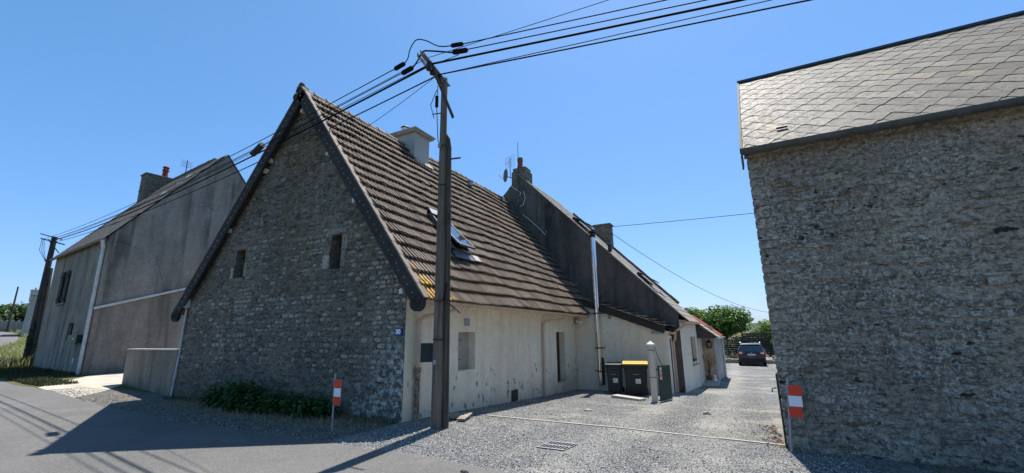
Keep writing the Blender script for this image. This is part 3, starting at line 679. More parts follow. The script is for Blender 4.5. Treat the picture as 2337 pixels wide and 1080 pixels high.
b = MB(); b.box(-5.6, -5.54, 6.8, 17.1, 2.24, 2.4); b.quad((-5.6, 6.8, 2.3), (-5.6, 17.1, 2.3), (XR, 17.1, 2.36), (XR, 6.8, 2.36)); b.build('eave_board', MAT['cream'], H)
def collar(mb, p, r=.058, h=.06, ax=(0, 0, 1)):
    mb.cyl(V(p) - V(ax) * h / 2, V(p) + V(ax) * h / 2, r, n=12)
PX = XR + .075
b = MB(); b.tube([(-5.5, 7.75, 2.27), (-5.5, 7.75, 2.16), (-5.58, 7.6, 2.1), (-5.84, 7.2, 2.03), (PX, 7.09, 1.95), (PX, 7.09, .97)], .042, 12)
for p in ((PX, 7.09, 1.9), (PX, 7.09, 1.62)): collar(b, p, .05)
b.build('downpipe', MAT['pvc'], H, smooth=False)
b = MB(); b.tube([(PX, 7.09, .99), (PX, 7.09, -.1)], .055, 12); collar(b, (PX, 7.09, .95), .075, .1); collar(b, (PX, 7.09, .84), .068, .03); b.build('iron_downpipe', MAT['rust'], H)
b = MB(); b.tube([(-5.5, 14.4, 2.2), (-5.5, 14.4, 2.1), (-5.6, 14.3, 2.07), (-5.82, 13.7, 2.03), (PX, 13.55, 1.95), (PX, 13.55, -.5)], .042, 12)
for p in ((PX, 13.55, 1.9), (PX, 13.55, .6)): collar(b, p, .05)
b.build('downpipe', MAT['pvc'], H)
b = MB(); b.box(XR, XR + .1, 16.86, 17.06, 1.95, 2.2); b.build('junction_box', MAT['metal'], H)
b = MB(); b.obox((XR + .1, 16.8, 2.0), (.2, -.06, -.05), (.03, .1, 0), (.03, 0, .11)); b.box(XR + .05, XR + .2, 16.88, 16.93, 2.0, 2.04); b.build('spot_lamp', MAT['white'], H, bevel=.01)

# ================================================================== REAR HOUSE
B = thing('rear_house', (-5, 20.5, -.7), 'dark gabled house behind the tiled house, with white side wall and porch', 'house')
RY0, RY1 = 18.07, 22.9; AX, AZ = -8.95, 9.35; EX, EZ2 = -1.86, 2.1
sB = (AZ - EZ2) / (EX - AX); LX = -16.0
def rz_(x): return AZ - abs(x - AX) * sB
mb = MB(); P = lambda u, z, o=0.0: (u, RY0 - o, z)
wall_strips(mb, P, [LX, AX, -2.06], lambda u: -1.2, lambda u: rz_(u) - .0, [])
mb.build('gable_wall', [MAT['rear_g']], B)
b = MB()
for i in range(22):
    x0 = AX + (EX - .02 - AX) * i / 22; x1 = AX + (EX - .02 - AX) * (i + 1) / 22
    b.obox((x0, RY0 - .05 + U(-.004, .004), rz_(x0) - .01 + U(-.006, .006)), (x1 - x0, 0, rz_(x1) - rz_(x0)), (0, .3, 0), (.03, 0, .045))
b.build('verge_coping', MAT['rslate'], B)
# white side wall, slightly skewed
SA, SB = V((-2.06, RY0, 0)), V((-1.76, 21.4, 0)); SCC = V((-1.76, 24.1, 0)); sd_ = (SB - SA).normalized(); so = V((sd_.y, -sd_.x, 0))
LS = (SB - SA).length
PW = lambda u, z, o=0.0: tuple(SA + sd_ * u + so * o + V((0, 0, z)))
wh = (1.9, 2.95, .22, 1.36)
mb = MB(); wall_strips(mb, PW, [0, LS], lambda u: -1.2, lambda u: 2.05, [wh]); recess(mb, PW, -so, wh, .16)
mb.build('side_wall', [MAT['white_r']], B)
b = MB(); q = [V(PW(*p)) - so * .15 for p in ((wh[0], wh[2]), (wh[1], wh[2]), (wh[1], wh[3]), (wh[0], wh[3]))]
for a_, c_ in ((0, 1), (1, 2), (2, 3), (3, 0)): b.tube([q[a_], q[c_]], .03, 6)
wf = b.build('window', MAT['beige_d'], B)
b = MB(); b.quad(*q); b.build('pane', MAT['glass'], wf)
b = MB(); b.obox(V(PW(wh[0] - .06, wh[2] - .06)) - so * .12, sd_ * (wh[1] - wh[0] + .12), so * .2, (0, 0, .06)); b.build('sill', MAT['conc'], wf)
mb = MB(); b = mb; b.quad(PW(LS, -1.2), tuple(SCC + V((0, 0, -1.2))), tuple(SCC + V((0, 0, 1.6))), PW(LS, 1.6))
mb.build('porch_inner_wall', [MAT['porch_r']], B)
b = MB(); b.box(-1.77, -1.72, 22.0, 22.12, -.85, 1.35); b.box(-1.77, -1.72, 23.0, 23.12, -.85, 1.35); b.box(-1.77, -1.72, 22.12, 23.0, 1.24, 1.35); fr = b.build('door_frame', MAT['white'], B)
b = MB(); b.box(-1.765, -1.745, 22.12, 23.0, -.85, 1.24); b.build('door', MAT['beige_d'], fr)
b = MB(); b.box(-1.72, -1.69, 23.03, 23.09, .25, .45); b.build('door_bell', MAT['iron'], B)
b = MB(); b.quad((-1.76, 24.1, -1.2), (-1.2, 24.1, -1.2), (-1.2, 24.1, 1.75), (-1.76, 24.1, 1.95)); b.build('porch_wall', MAT['porch_r'], B)
b = MB(); b.quad((-1.2, 24.1, -1.3), (-.97, 27.2, -1.3), (-.97, 27.2, 1.3), (-1.2, 24.1, 1.3)); b.build('porch_side_wall', MAT['stain_r'], B)
b = MB(); b.obox((-1.14, 25.0, .2), (.02, .26, 0), (-.05, 0, 0), (0, 0, .95)); b.build('slit_window', MAT['dark'], B)
# main roof: small slates as one relief sheet
def slate_rows(mb, o, along, down, nrm, L, S, rows, w=.3, a0=None):
    o, along, down, nrm = V(o), V(along), V(down), V(nrm); e = S / rows
    for i in range(rows):
        u = -U(0, w)
        while u < L:
            u0, u1 = max(0, u), min(L, u + w - .006)
            if u1 > u0:
                h = U(-.003, .004); d = U(-.01, .01)
                p = [o + along * u0 + down * (i * e) + nrm * .004, o + along * u1 + down * (i * e) + nrm * .004, o + along * u1 + down * ((i + 1) * e + .03 + d) + nrm * (.02 + h), o + along * u0 + down * ((i + 1) * e + .03 + d) + nrm * (.02 + h)]
                p += [p[2] - nrm * .014, p[3] - nrm * .014]
                mb.add(p, [(0, 1, 2, 3), (3, 2, 4, 5)], 0, a0)
            u += w
dB = V((EX - AX + .12, 0, -(EX - AX + .12) * sB)); SBL = dB.length; dB.normalize(); nB = V((-dB.z, 0, dB.x))
dB2 = V((-dB.x, 0, dB.z)); nB2 = V((-nB.x, 0, nB.z))
mb = MB(); slate_rows(mb, V((AX, RY0 + .03, AZ)) + nB * .03, (0, 1, 0), dB, nB, RY1 - RY0, SBL, 30)
slate_rows(mb, V((AX, RY0 + .03, AZ)) + nB2 * .03, (0, 1, 0), dB2, nB2, RY1 - RY0, SBL, 24)
for d_ in (dB, dB2): mb.quad((AX, RY0 + .03, AZ - .02), (AX, RY1, AZ - .02), V((AX, RY1, AZ - .02)) + d_ * SBL, V((AX, RY0 + .03, AZ - .02)) + d_ * SBL)
mb.build('roof', MAT['rslate'], B)
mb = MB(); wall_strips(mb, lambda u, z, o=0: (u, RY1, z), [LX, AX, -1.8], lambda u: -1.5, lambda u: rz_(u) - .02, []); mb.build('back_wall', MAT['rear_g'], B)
b = MB(); x0, x1 = -7.9, -2.6
for i in range(14):
    xa, xb = x0 + (x1 - x0) * i / 14, x0 + (x1 - x0) * (i + 1) / 14
    b.obox((xa, RY1 - .08, rz_(xa) + .03 + U(-.015, .015)), (xb - xa, 0, rz_(xb) - rz_(xa)), (0, .28, 0), (.09, 0, .11))
b.build('far_coping', MAT['cstone'], B)
def on_b(x, y, h=0.): return V((x, y, rz_(x))) + nB * (.06 + h)
b = MB(); b.obox(on_b(-6.5, 18.6), dB * .75, (0, .8, 0), nB * .08); b.obox(on_b(-6.5, 18.6, .08), (dB * .9 + nB * .22), (0, .8, 0), nB * .04); b.build('roof_window', MAT['iron'], B)
b = MB(); b.obox(on_b(-3.75, 18.8), dB * .7, (0, .8, 0), nB * .08); b.obox(on_b(-3.75, 18.8, .08), (dB * .85 + nB * .2), (0, .8, 0), nB * .04); b.build('roof_window', MAT['iron'], B)
b = MB(); b.cyl(on_b(-4.72, 18.35), on_b(-4.72, 18.35) + V((0, 0, .28)), .09); b.cyl(on_b(-4.72, 18.35) + V((0, 0, .3)), on_b(-4.72, 18.35) + V((0, 0, .36)), .15, .12); b.build('roof_vent', MAT['iron'], B)
b = MB(); b.obox(on_b(-3.0, 19.6, .01), dB * .3, (0, .5, 0), nB * .02); b.build('roof_patch', MAT['metal'], B)
# chimneys
b = MB(); b.box(-9.42, -8.58, 18.12, 18.85, 8.75, 9.62, 0); b.box(-9.36, -8.64, 18.16, 18.8, 9.62, 9.82); b.dome((-9.0, 18.46, 9.82), .34, .3, .14, jit=.1)
c1 = b.build('chimney', MAT['cstone'], B, bevel=.02)
b = MB(); b.tube([(-9.05, 18.4, 9.85), (-9.05, 18.4, 10.2), (-9.05, 18.4, 10.22), (-9.05, 18.4, 10.42)], [.15, .125, .15, .14], 14); b.build('chimney_pot', MAT['terra'], c1)
b = MB(); b.box(-6.5, -5.62, 22.3, 22.95, 5.8, 7.3); b.box(-6.56, -5.56, 22.25, 23.0, 7.3, 7.38); b.build('chimney', MAT['cstone'], B, bevel=.02)
# eave gutter + pipe
b = MB(); gutter(b, (-1.78, RY0 - .05, 1.97), (-1.62, 21.6, 1.95), .075); b.build('gutter', MAT['pvc'], B)
b = MB(); b.tube([(-1.8, 18.0, 1.9), (-1.85, 17.98, 1.82), (-2.2, 17.9, 1.62), (-2.26, 17.9, 1.55)], .045, 10); b.build('gutter_link', MAT['pvc'], B)
# porch
b = MB(); b.prism([(-1.9, 21.6, 1.98), (-1.86, 21.6, 1.26), (-1.02, 21.6, 1.26), (-.98, 21.6, 1.33)], (0, .06, 0)); b.build('porch_gable_board', MAT['darkzinc'], B)
b = MB(); dP = V((.98, 0, -.78)); SP = dP.length; dP.normalize(); nP = V((-dP.z, 0, dP.x)); slate_rows(b, (-1.92, 21.52, 2.12), (0, 1, 0), dP, nP, 2.4, SP + .05, 5); b.quad((-1.92, 21.52, 2.1), (-1.92, 23.9, 2.1), (-.94, 23.9, 1.3), (-.94, 21.52, 1.3)); b.build('porch_roof', MAT['rslate'], B)
b = MB()
for i in range(22): b.obox(V((-2.3, 23.92 + i * .155, 2.42)), V((1.42, 0, -1.13)), (0, .15, 0), nP * (.035 if i % 2 else .02))
b.build('red_roof', MAT['red'], B)
b = MB(); gutter(b, (-.9, 21.5, 1.27), (-.84, 27.3, 1.25), .07); b.build('porch_gutter', MAT['greypvc'], B)
b = MB(); b.tube([(-.9, 27.1, 1.2), (-.92, 27.1, .95), (-.93, 27.1, -1.0)], .05, 8); b.build('downpipe', MAT['greypvc'], B)
b = MB(); b.box(-1.86, -1.1, 21.5, 24.08, -1.1, -.76); b.box(-1.14, -1.1, 21.5, 24.08, -.79, -.755); tag(b.build('doorstep', MAT['conc'], bevel=.015), 'pale concrete doorstep slab under the porch', 'doorstep')
# lantern, dry plant, sill pots
L_ = thing('wall_lantern', (-1.42, 23.9, .75), 'dark metal lantern hanging on the porch wall by the dry orange plant', 'lantern')
b = MB(); b.tube([(-1.42, 24.1, 1.18), (-1.42, 23.9, 1.22), (-1.42, 23.9, 1.14)], .015, 6); b.cyl((-1.42, 23.9, 1.0), (-1.42, 23.9, 1.13), .15, .03, 6); b.cyl((-1.42, 23.9, .72), (-1.42, 23.9, .76), .1, .12, 6)
for k in range(6): b.tube([(-1.42 + .12 * cos(k * pi / 3), 23.9 + .12 * sin(k * pi / 3), .76), (-1.42 + .14 * cos(k * pi / 3), 23.9 + .14 * sin(k * pi / 3), 1.0)], .012, 5)
b.build('lantern_frame', MAT['iron'], L_)
b = MB(); b.cyl((-1.42, 23.9, .77), (-1.42, 23.9, .99), .1, .12, 6); b.build('lantern_glass', MAT['glass'], L_)

def leafy(mb, c, r, n, size, up=.3, flat=1.0, shell=.45, asp=.5, a=None):
    """n leaf faces through an ellipsoid volume"""
    for i in range(n):
        while True:
            p = V((U(-1, 1), U(-1, 1), U(-1, 1)))
            if p.length <= 1: break
        l = p.length; p = p.normalized() * (l ** shell)
        q = V(c) + V((p.x * r[0], p.y * r[1], p.z * r[2]))
        nrm = (p + V((U(-.8, .8), U(-.8, .8), U(-.6, .8) + up))).normalized()
        t = nrm.cross(V((U(-1, 1), U(-1, 1), U(-1, 1)))).normalized(); w = nrm.cross(t)
        s = size * U(.6, 1.3)
        v0 = q - t * s; v1 = q + w * s * asp + nrm * s * .12; v2 = q + t * s - nrm * s * .15; v3 = q - w * s * asp + nrm * s * .12
        mb.add([v0, v1, v2, v3], [(0, 1, 2), (0, 2, 3)], 0, rnd() if a is None else a)
PT = thing('dry_plant', (-1.55, 23.7, -.8), 'dry orange leaved shrub in a pot on the doorstep', 'potted plant')
b = MB(); leafy(b, (-1.42, 23.75, .2), (.26, .2, .36), 170, .05, asp=.25); b.build('leaves', MAT['orange'], PT)
b = MB()
for k in range(9): b.tube([(-1.55, 23.7, -.6), (-1.55 + U(-.12, .12), 23.7 + U(-.1, .1), -.25), (-1.5 + U(-.25, .25), 23.7 + U(-.2, .2), .2)], [.012, .009, .005], 5)
b.build('stems', MAT['bark'], PT)
b = MB(); b.tube([(-1.55, 23.7, -.77), (-1.55, 23.7, -.55)], [.1, .13], 12); b.build('pot', MAT['terra'], PT)
b = MB(); b.dome((-1.3, 23.4, -.765), .1, .1, .17, 12, 5); b.tube([(-1.3, 23.4, -.62), (-1.3, 23.4, -.5)], [.06, .075], 10); tag(b.build('garden_ornament', MAT['white'], smooth=True), 'small white ornament standing on the doorstep slab', 'ornament')
for k, u in enumerate((2.05, 2.35, 2.65)):
    p = V(PW(u, wh[2])) - so * .02
    t = thing('sill_pot', p, ['first small flower pot on the white wall window sill, nearest the gate', 'middle small flower pot on the white wall window sill', 'last small flower pot on the white wall window sill, nearest the porch'][k], 'flower pot', 'pots on the window sill')
    b = MB(); b.tube([p, p + V((0, 0, .11))], [.05, .065], 10); b.build('pot', MAT['offwhite'], t)
    b = MB(); leafy(b, p + V((0, 0, .16)), (.08, .08, .07), 50, .025); b.build('leaves', MAT['nettle'], t)
# roof gear: dish, aerial, mast, cables on the gable
D = thing('satellite_dish', (-9.65, 18.2, 9.3), 'weathered grey satellite dish on the side of the rear chimney', 'satellite dish')
b = MB(); vs = [(-9.72 - .04, 18.1, 9.48)]; fs = []
for j in (1, 2, 3):
    for k in range(16):
        th = 2 * pi * k / 16; r = j / 3; vs.append((-9.72 + .22 * r * cos(th), 18.1 - .06 * r * r - .16 * r * cos(th), 9.48 + .36 * r * sin(th)))
for k in range(16):
    fs.append((0, 1 + k, 1 + (k + 1) % 16))
    for j in (0, 1): fs.append((1 + j * 16 + k, 1 + (j + 1) * 16 + k, 1 + (j + 1) * 16 + (k + 1) % 16, 1 + j * 16 + (k + 1) % 16))
b.add(vs, fs); b.build('dish', MAT['cstone'], D, smooth=True)
b = MB(); b.tube([(-9.42, 18.3, 9.35), (-9.68, 18.15, 9.45)], .025, 6); b.tube([(-9.75, 18.1, 9.2), (-9.95, 17.75, 9.45)], .012, 5); b.build('arm', MAT['metal'], D)
A_ = thing('television_aerial', (-9.5, 18.2, 9.5), 'grid television aerial on a thin mast beside the red chimney pot', 'aerial')
b = MB(); b.tube([(-9.53, 18.2, 9.35), (-9.53, 18.2, 10.45)], .018, 6); b.build('mast', MAT['iron'], A_)
b = MB()
for k in range(7): b.tube([(-9.85, 18.3, 9.95 + k * .1), (-9.25, 18.1, 9.95 + k * .1)], .007, 4)
for k in range(4): b.tube([(-9.85 + .2 * k, 18.3 - .067 * k, 9.93), (-9.85 + .2 * k, 18.3 - .067 * k, 10.57)], .006, 4)
b.tube([(-9.56, 18.2, 10.25), (-9.66, 17.9, 10.05)], .02, 5)
b.build('grid', MAT['metal'], A_)
b = MB(); b.tube([(-8.93, 18.0, 7.75), (-8.96, 18.0, 9.4), (-8.98, 18.02, 11.15)], [.022, .02, .014], 6); tag(b.build('roof_mast', MAT['iron']), 'tall thin metal rod strapped to the front of the rear chimney', 'mast')
b = MB(); b.tube([(-9.4, 18.03, 8.85), (-9.1, 18.0, 8.6), (-8.87, 18.02, 8.42), (-8.97, 18.03, 8.1), (-8.95, 18.03, 7.75)], .018, 5); b.tube([(-8.7, 18.03, 8.45), (-8.62, 18.03, 8.1), (-8.75, 18.03, 7.75), (-8.9, 18.0, 7.7)], .018, 5); b.tube([(-8.75, 18.0, 7.25), (-8.3, 18.0, 6.85), (-7.9, 18.02, 6.45), (-7.6, 18.02, 6.1), (-7.55, 18.05, 6.3)], .018, 5)
tag(b.build('aerial_cable', MAT['offwhite']), 'pale cable clipped loosely down the dark rear gable', 'cable')

# ================================================================== ANNEX
N_ = thing('lean_to', (-4.2, 17.5, -.7), 'cream rendered lean-to with sloping tiled roof and dark verge boards', 'lean-to')
AY = 17.12
def az(x): return 2.86 - (x + 5.5) * .37
mb = MB(); wall_strips(mb, lambda u, z, o=0: (u, AY - o, z), [-5.98, -2.42], lambda u: -1.1, lambda u: az(u) - .1, []); mb.build('wall', MAT['annex'], N_)
hd = (17.36, 17.92, -.9, 1.36)
mb = MB(); PA = lambda u, z, o=0.0: (-2.42 + o, u, z); wall_strips(mb, PA, [AY, RY0], lambda u: -1.1, lambda u: 1.62, [hd]); recess(mb, PA, (-1, 0, 0), hd, .1); mb.build('side_wall', MAT['annex'], N_)
b = MB(); b.box(-2.46, -2.38, 17.28, 17.36, -.85, 1.44); b.box(-2.46, -2.38, 17.92, 18.0, -.85, 1.44); b.box(-2.46, -2.38, 17.36, 17.92, 1.36, 1.44); df = b.build('door_frame', MAT['white'], N_)
b = MB(); b.box(-2.5, -2.47, 17.36, 17.92, -.85, 1.36); dd = b.build('door', MAT['beige_d'], df)
b = MB(); b.box(-2.47, -2.43, 17.41, 17.47, .1, .3); b.tube([(-2.44, 17.44, .22), (-2.4, 17.52, .22)], .012, 6); b.build('latch', MAT['iron'], N_)
mb = MB(); dA = V((1, 0, -.37)).normalized(); nA = V((.37, 0, 1)).normalized()
tile_roof(mb, V((-5.6, AY - .12, az(-5.6))) + nA * .05, (0, 1, 0), dA, nA, RY0 - AY + .12, 3.55, 10); mb.quad((-5.6, AY - .1, az(-5.6) + .02), (-5.6, RY0, az(-5.6) + .02), (-2.25, RY0, az(-2.25) + .02), (-2.25, AY - .1, az(-2.25) + .02)); mb.build('roof', MAT['tile'], N_)
b = MB()
for i in range(10):
    o = V((-5.6, AY - .14, az(-5.6))) + dA * (i * .335); b.obox(o + nA * (.04 + U(-.006, .006)), dA * .35 + nA * .012, (0, .05, 0), nA * -.25, 0); b.obox(o + nA * .06 - V((0, .01, 0)), dA * .35 + nA * .02, (0, .2, 0), nA * .03, 1)
b.build('verge_board', [MAT['verge'], MAT['ridge']], N_, bevel=.005)
b = MB(); gutter(b, (-2.24, AY - .15, 1.58), (-2.24, RY0 - .1, 1.55), .07); b.build('gutter', MAT['pvc'], N_)
b = MB(); b.tube([(-2.24, 17.9, 1.5), (-2.26, 17.95, 1.3), (-2.34, 18.02, 1.2), (-2.34, 18.02, -.95)], .05, 10); b.build('downpipe', MAT['pvc'], N_)
b = MB(); b.box(-2.98, -2.52, AY - .02, AY, 1.52, 1.66); b.build('wall_bracket', MAT['metal'], N_)
b = MB(); b.box(-4.62, -4.48, AY - .03, AY, 2.12, 2.3); b.build('wall_box', MAT['metal'], N_)
b = MB(); b.cyl((-5.0, 17.4, 2.6), (-5.0, 17.4, 3.0), .09); b.cyl((-5.0, 17.4, 3.02), (-5.0, 17.4, 3.1), .15, .11); b.build('roof_vent', MAT['iron'], N_)
# stainless flue
F_ = thing('flue_pipe', (-5.0, 16.88, -.5), 'tall shiny stainless flue pipe fixed to the cream lean-to wall', 'flue')
b = MB(); b.tube([(-5.0, 16.88, .9), (-5.0, 16.88, 5.6)], .105, 20)
for z in (1.9, 3.1, 4.3, 5.45): b.cyl((-5.0, 16.88, z), (-5.0, 16.88, z + .05), .113, n=20)
b.build('pipe', MAT['steel'], F_, smooth=False)
b = MB(); b.tube([(-5.0, 16.88, -.42), (-5.0, 16.88, .92)], .075, 16)
for z in (-.35, -.1, .3): b.cyl((-5.0, 16.88, z), (-5.0, 16.88, z + .03), .082, n=16)
b.build('lower_pipe', MAT['steel'], F_)
b = MB(); b.cyl((-5.0, 16.88, 5.68), (-5.0, 16.88, 5.74), .19, .17, 20); b.cyl((-5.0, 16.88, 5.46), (-5.0, 16.88, 5.62), .12, n=16); b.build('cap', MAT['iron'], F_)
for z, w in ((2.35, .28), (1.0, .2), (.12, .26)): b = MB(); b.tube([(-5.0 - w, 17.1, z), (-5.0, 17.0, z), (-5.0 + w, 17.1, z)], .02, 6); b.cyl((-5.0, 16.88, z - .025), (-5.0, 16.88, z + .025), .118 if z > .9 else .09, n=20); b.build('bracket', MAT['iron'], F_)
b = MB(); b.tube([(-4.9, 16.95, -.38), (-4.88, 16.95, .35), (-4.95, 17.1, .6)], .06, 10); b.build('air_duct', MAT['iron'], F_)

# ================================================================== LEFT HOUSE
an = R(5.5); ga = V((sin(an), cos(an), 0)); fa = V((-cos(an), sin(an), 0)); K0 = V((-26.75, 8.76, 0))
LH = thing('grey_house', K0 + fa * 5 + ga * 4.5, 'tall grey streaked house at the left with drainpipe, wooden shutters and brick chimney', 'house')
go = V((ga.y, -ga.x, 0)); fo = -ga
LG, LF, EH, AH = 9.15, 9.6, 6.5, 12.35; AU = 4.55
PGb = lambda u, z, o=0.0: tuple(K0 + ga * u + go * o + V((0, 0, z)))
PF = lambda u, z, o=0.0: tuple(K0 + fa * u + fo * o + V((0, 0, z)))
seam = lambda u: 3.0 + u * .335
gt = lambda u: EH + (AH - EH) * (u / AU if u < AU else (LG - u) / (LG - AU))
mb = MB(); wall_strips(mb, PGb, [0, AU, LG], seam, gt, []); mb.build('gable_wall', MAT['lh_gable'], LH)
mb = MB(); wall_strips(mb, lambda u, z, o=0: PGb(u, z, -.02), [0, AU, LG], lambda u: -.6, seam, []); mb.build('lower_wall', MAT['lh_low'], LH)
sw = (5.6, 7.0, 3.55, 5.25); lw = (2.95, 3.85, 1.5, 2.4)
mb = MB(); wall_strips(mb, PF, [0, LF], lambda u: -.5, lambda u: EH - .02, [sw, lw]); recess(mb, PF, -fo, sw, .2); recess(mb, PF, -fo, lw, .22); mb.build('front_wall', MAT['lh_front'], LH)
mb = MB(); wall_strips(mb, lambda u, z, o=0: tuple(V(PGb(u, z)) + fa * LF), [0, AU, LG], lambda u: -.5, gt, []); mb.quad(PGb(LG, -.5), tuple(V(PGb(LG, -.5)) + fa * LF), tuple(V(PGb(LG, EH)) + fa * LF), PGb(LG, EH)); mb.build('wall', MAT['lh_gable'], LH)
b = MB(); q = [V(PF(*p)) - fo * .19 for p in ((sw[0], sw[2]), (sw[1], sw[2]), (sw[1], sw[3]), (sw[0], sw[3]))]; b.quad(*q); w_ = b.build('window', MAT['board'], LH)
for u0, u1 in ((sw[0] - .1, sw[0] + .48), (sw[1] - .42, sw[1] + .12)):
    b = MB(); b.obox(V(PF(u0, sw[2] - .02)) + fo * .04, fa * (u1 - u0), fo * .04, (0, 0, sw[3] - sw[2] + .06))
    for zz in (sw[2] + .15, sw[3] - .3): b.obox(V(PF(u0, zz)) + fo * .085, fa * (u1 - u0), fo * .03, (0, 0, .12))
    b.build('shutter', MAT['board'], w_, bevel=.006)
b = MB(); b.obox(V(PF(sw[0] - .1, sw[2] - .12)), fa * 1.7, fo * .1, (0, 0, .1)); b.build('sill', MAT['lh_front'], w_)
b = MB(); q = [V(PF(*p)) - fo * .2 for p in ((lw[0], lw[2]), (lw[1], lw[2]), (lw[1], lw[3]), (lw[0], lw[3]))]; b.quad(*q); w_ = b.build('window', MAT['dark'], LH)
b = MB()
for q_ in ((lw[0], lw[0] + .07), (lw[1] - .07, lw[1]), ((lw[0] + lw[1]) / 2 - .03, (lw[0] + lw[1]) / 2 + .03)): b.obox(V(PF(q_[0], lw[2])) - fo * .17, fa * (q_[1] - q_[0]), fo * .05, (0, 0, lw[3] - lw[2]))
b.build('window_frame', MAT['board'], w_)
# roof
dn = (K0 + V((0, 0, EH)) - (K0 + ga * AU + V((0, 0, AH)))); SLh = dn.length; dn.normalize(); nn = fa.cross(dn).normalized(); nn = nn if nn.z > 0 else -nn
ap_ = K0 + ga * AU + V((0, 0, AH)) + go * .08
mb = MB(); slate_rows(mb, ap_ + nn * .05, fa, dn, nn, LF + .2, SLh + .28, 26, .34); mb.quad(ap_ + nn * .03, ap_ + fa * (LF + .2) + nn * .03, ap_ + fa * (LF + .2) + dn * (SLh + .25) + nn * .03, ap_ + dn * (SLh + .25) + nn * .03)
dn2 = (K0 + ga * LG + V((0, 0, EH)) - (K0 + ga * AU + V((0, 0, AH)))).normalized(); n2_ = dn2.cross(fa).normalized(); n2_ = n2_ if n2_.z > 0 else -n2_
mb.quad(ap_ + n2_ * .05, ap_ + fa * (LF + .2) + n2_ * .05, ap_ + fa * (LF + .2) + dn2 * SLh + n2_ * .05, ap_ + dn2 * SLh + n2_ * .05)
mb.build('roof', MAT['lslate'], LH)
b = MB()
for i in range(24):
    p = K0 + ga * AU + V((0, 0, AH + .06 + U(-.02, .02))) + fa * (1.6 + i * .36); b.tube([p, p + fa * .4], [.15, .13], 8)
b.build('ridge_tile_row', MAT['lslate'], LH)
for s_, l_ in ((1.9, .3), (2.6, .22), (3.6, .3)):
    b = MB(); p = ap_ + dn * s_ + fa * 1.0 + nn * .08; b.obox(p, dn * l_, fa * .35, nn * .1); b.build('roof_vent', MAT['offwhite'], LH)
b = MB(); c = K0 + fa * 8.6 + ga * 3.2; b.obox(c + V((0, 0, 9.5)), fa * 1.0, ga * 1.9, (0, 0, 3.15)); b.obox(c + V((0, 0, 12.65)) - fa * .06 - ga * .06, fa * 1.12, ga * 2.02, (0, 0, .09)); b.obox(c + V((0, 0, 11.5)) - fa * .03 - ga * .03, fa * 1.06, ga * 1.96, (0, 0, .06)); lc = b.build('chimney', MAT['cstone'], LH, bevel=.02)
b = MB(); p = c + fa * .5 + ga * 1.15 + V((0, 0, 12.72)); b.tube([p, p + V((0, 0, .55)), p + V((0, 0, .56)), p + V((0, 0, .66))], [.2, .15, .2, .2], 12)
for k in range(4): b.tube([p + V((.13 * cos(k * pi / 2), .13 * sin(k * pi / 2), .64)), p + V((.13 * cos(k * pi / 2), .13 * sin(k * pi / 2), .84))], .04, 5)
b.cyl(p + V((0, 0, .84)), p + V((0, 0, .9)), .22, .18); b.build('chimney_pot', MAT['terra2'], lc)
b = MB(); gutter(b, K0 + fo * .2 + go * .1 + V((0, 0, EH - .16)), K0 + fo * .2 + fa * (LF + .1) + V((0, 0, EH - .2)), .09); b.build('gutter', MAT['zinc'], LH)
b = MB(); p0 = K0 + fo * .1 - go * .15
b.tube([K0 + fo * .2 + V((0, 0, EH - .2)), K0 + fo * .2 + V((0, 0, EH - .35)), p0 + V((0, 0, EH - .6)), p0 + V((0, 0, .02))], .075, 12)
for z in (5.2, 3.1, 2.4, 2.0, .7): collar(b, p0 + V((0, 0, z)), .088, .08)
b.build('downpipe', MAT['greypvc'], LH)
b = MB(); pts = [V(PGb(u, seam(u) + .03, .06)) for u in (-.05, 2, 4, 6, 8)]; b.tube(pts, .06, 8)
for u in (1.0, 3.0, 5): collar(b, V(PGb(u, seam(u) + .03, .06)), .07, .05, (0, .94, .33))
b.build('sloping_pipe', MAT['greypvc'], LH)
b = MB(); b.obox(V(PF(1.75, .45)), fa * .16, fo * .02, (0, 0, .26)); b.build('wall_patch', MAT['offwhite'], LH)
b = MB(); b.tube([K0 + ga * 3.9 + fa * 4 + V((0, 0, 11.5)), K0 + ga * 3.9 + fa * 4 + V((0, 0, 12.75))], .025, 5)
for k in range(5): b.tube([K0 + ga * 3.6 + fa * 4 + V((0, 0, 12.3 + k * .1)), K0 + ga * 4.2 + fa * 4 + V((0, 0, 12.3 + k * .1))], .01, 4)
tag(b.build('roof_aerial', MAT['iron']), 'small aerial standing on the ridge of the grey left house', 'aerial')
MBX = thing('letter_box', V(PF(1.3, 1.42)) + fo * .15, 'long dark green letter box fixed on the grey front wall beside the drainpipe', 'letter box')
b = MB(); b.obox(V(PF(.62, 1.42)), fa * 1.5, fo * .3, (0, 0, .38)); b.build('body', MAT['green'], MBX, bevel=.02)
b = MB(); b.obox(V(PF(1.0, 1.6)) + fo * .3, fa * .22, fo * .012, (0, 0, .05)); b.build('slot', MAT['offwhite'], MBX)

# low yard wall
b = MB(); p0, p1 = V((-14.46, 6.74, 0)), V((-20.2, 7.76, 0)); t = (p1 - p0).normalized(); nb_ = V((t.y, -t.x, 0)); nb_ = nb_ if nb_.y > 0 else -nb_
YW = thing('yard_wall', (p0 + p1) / 2, 'low rendered yard wall between the stone gable and the grey house', 'wall')
Lw = (p1 - p0).length
b.prism([p0 + V((0, 0, -.2)), p1 + V((0, 0, -.2)), p1 + V((0, 0, 1.2)), p0 + V((0, 0, 1.27))], nb_ * .2); b.build('wall', MAT['yard'], YW, bevel=.02)
b = MB(); b.prism([p0 + nb_ * -.03 + V((0, 0, 1.272)), p1 + nb_ * -.03 + V((0, 0, 1.202)), p1 + nb_ * -.03 + V((0, 0, 1.25)), p0 + nb_ * -.03 + V((0, 0, 1.32))], nb_ * .28); b.build('coping', MAT['conc'], YW, bevel=.01)

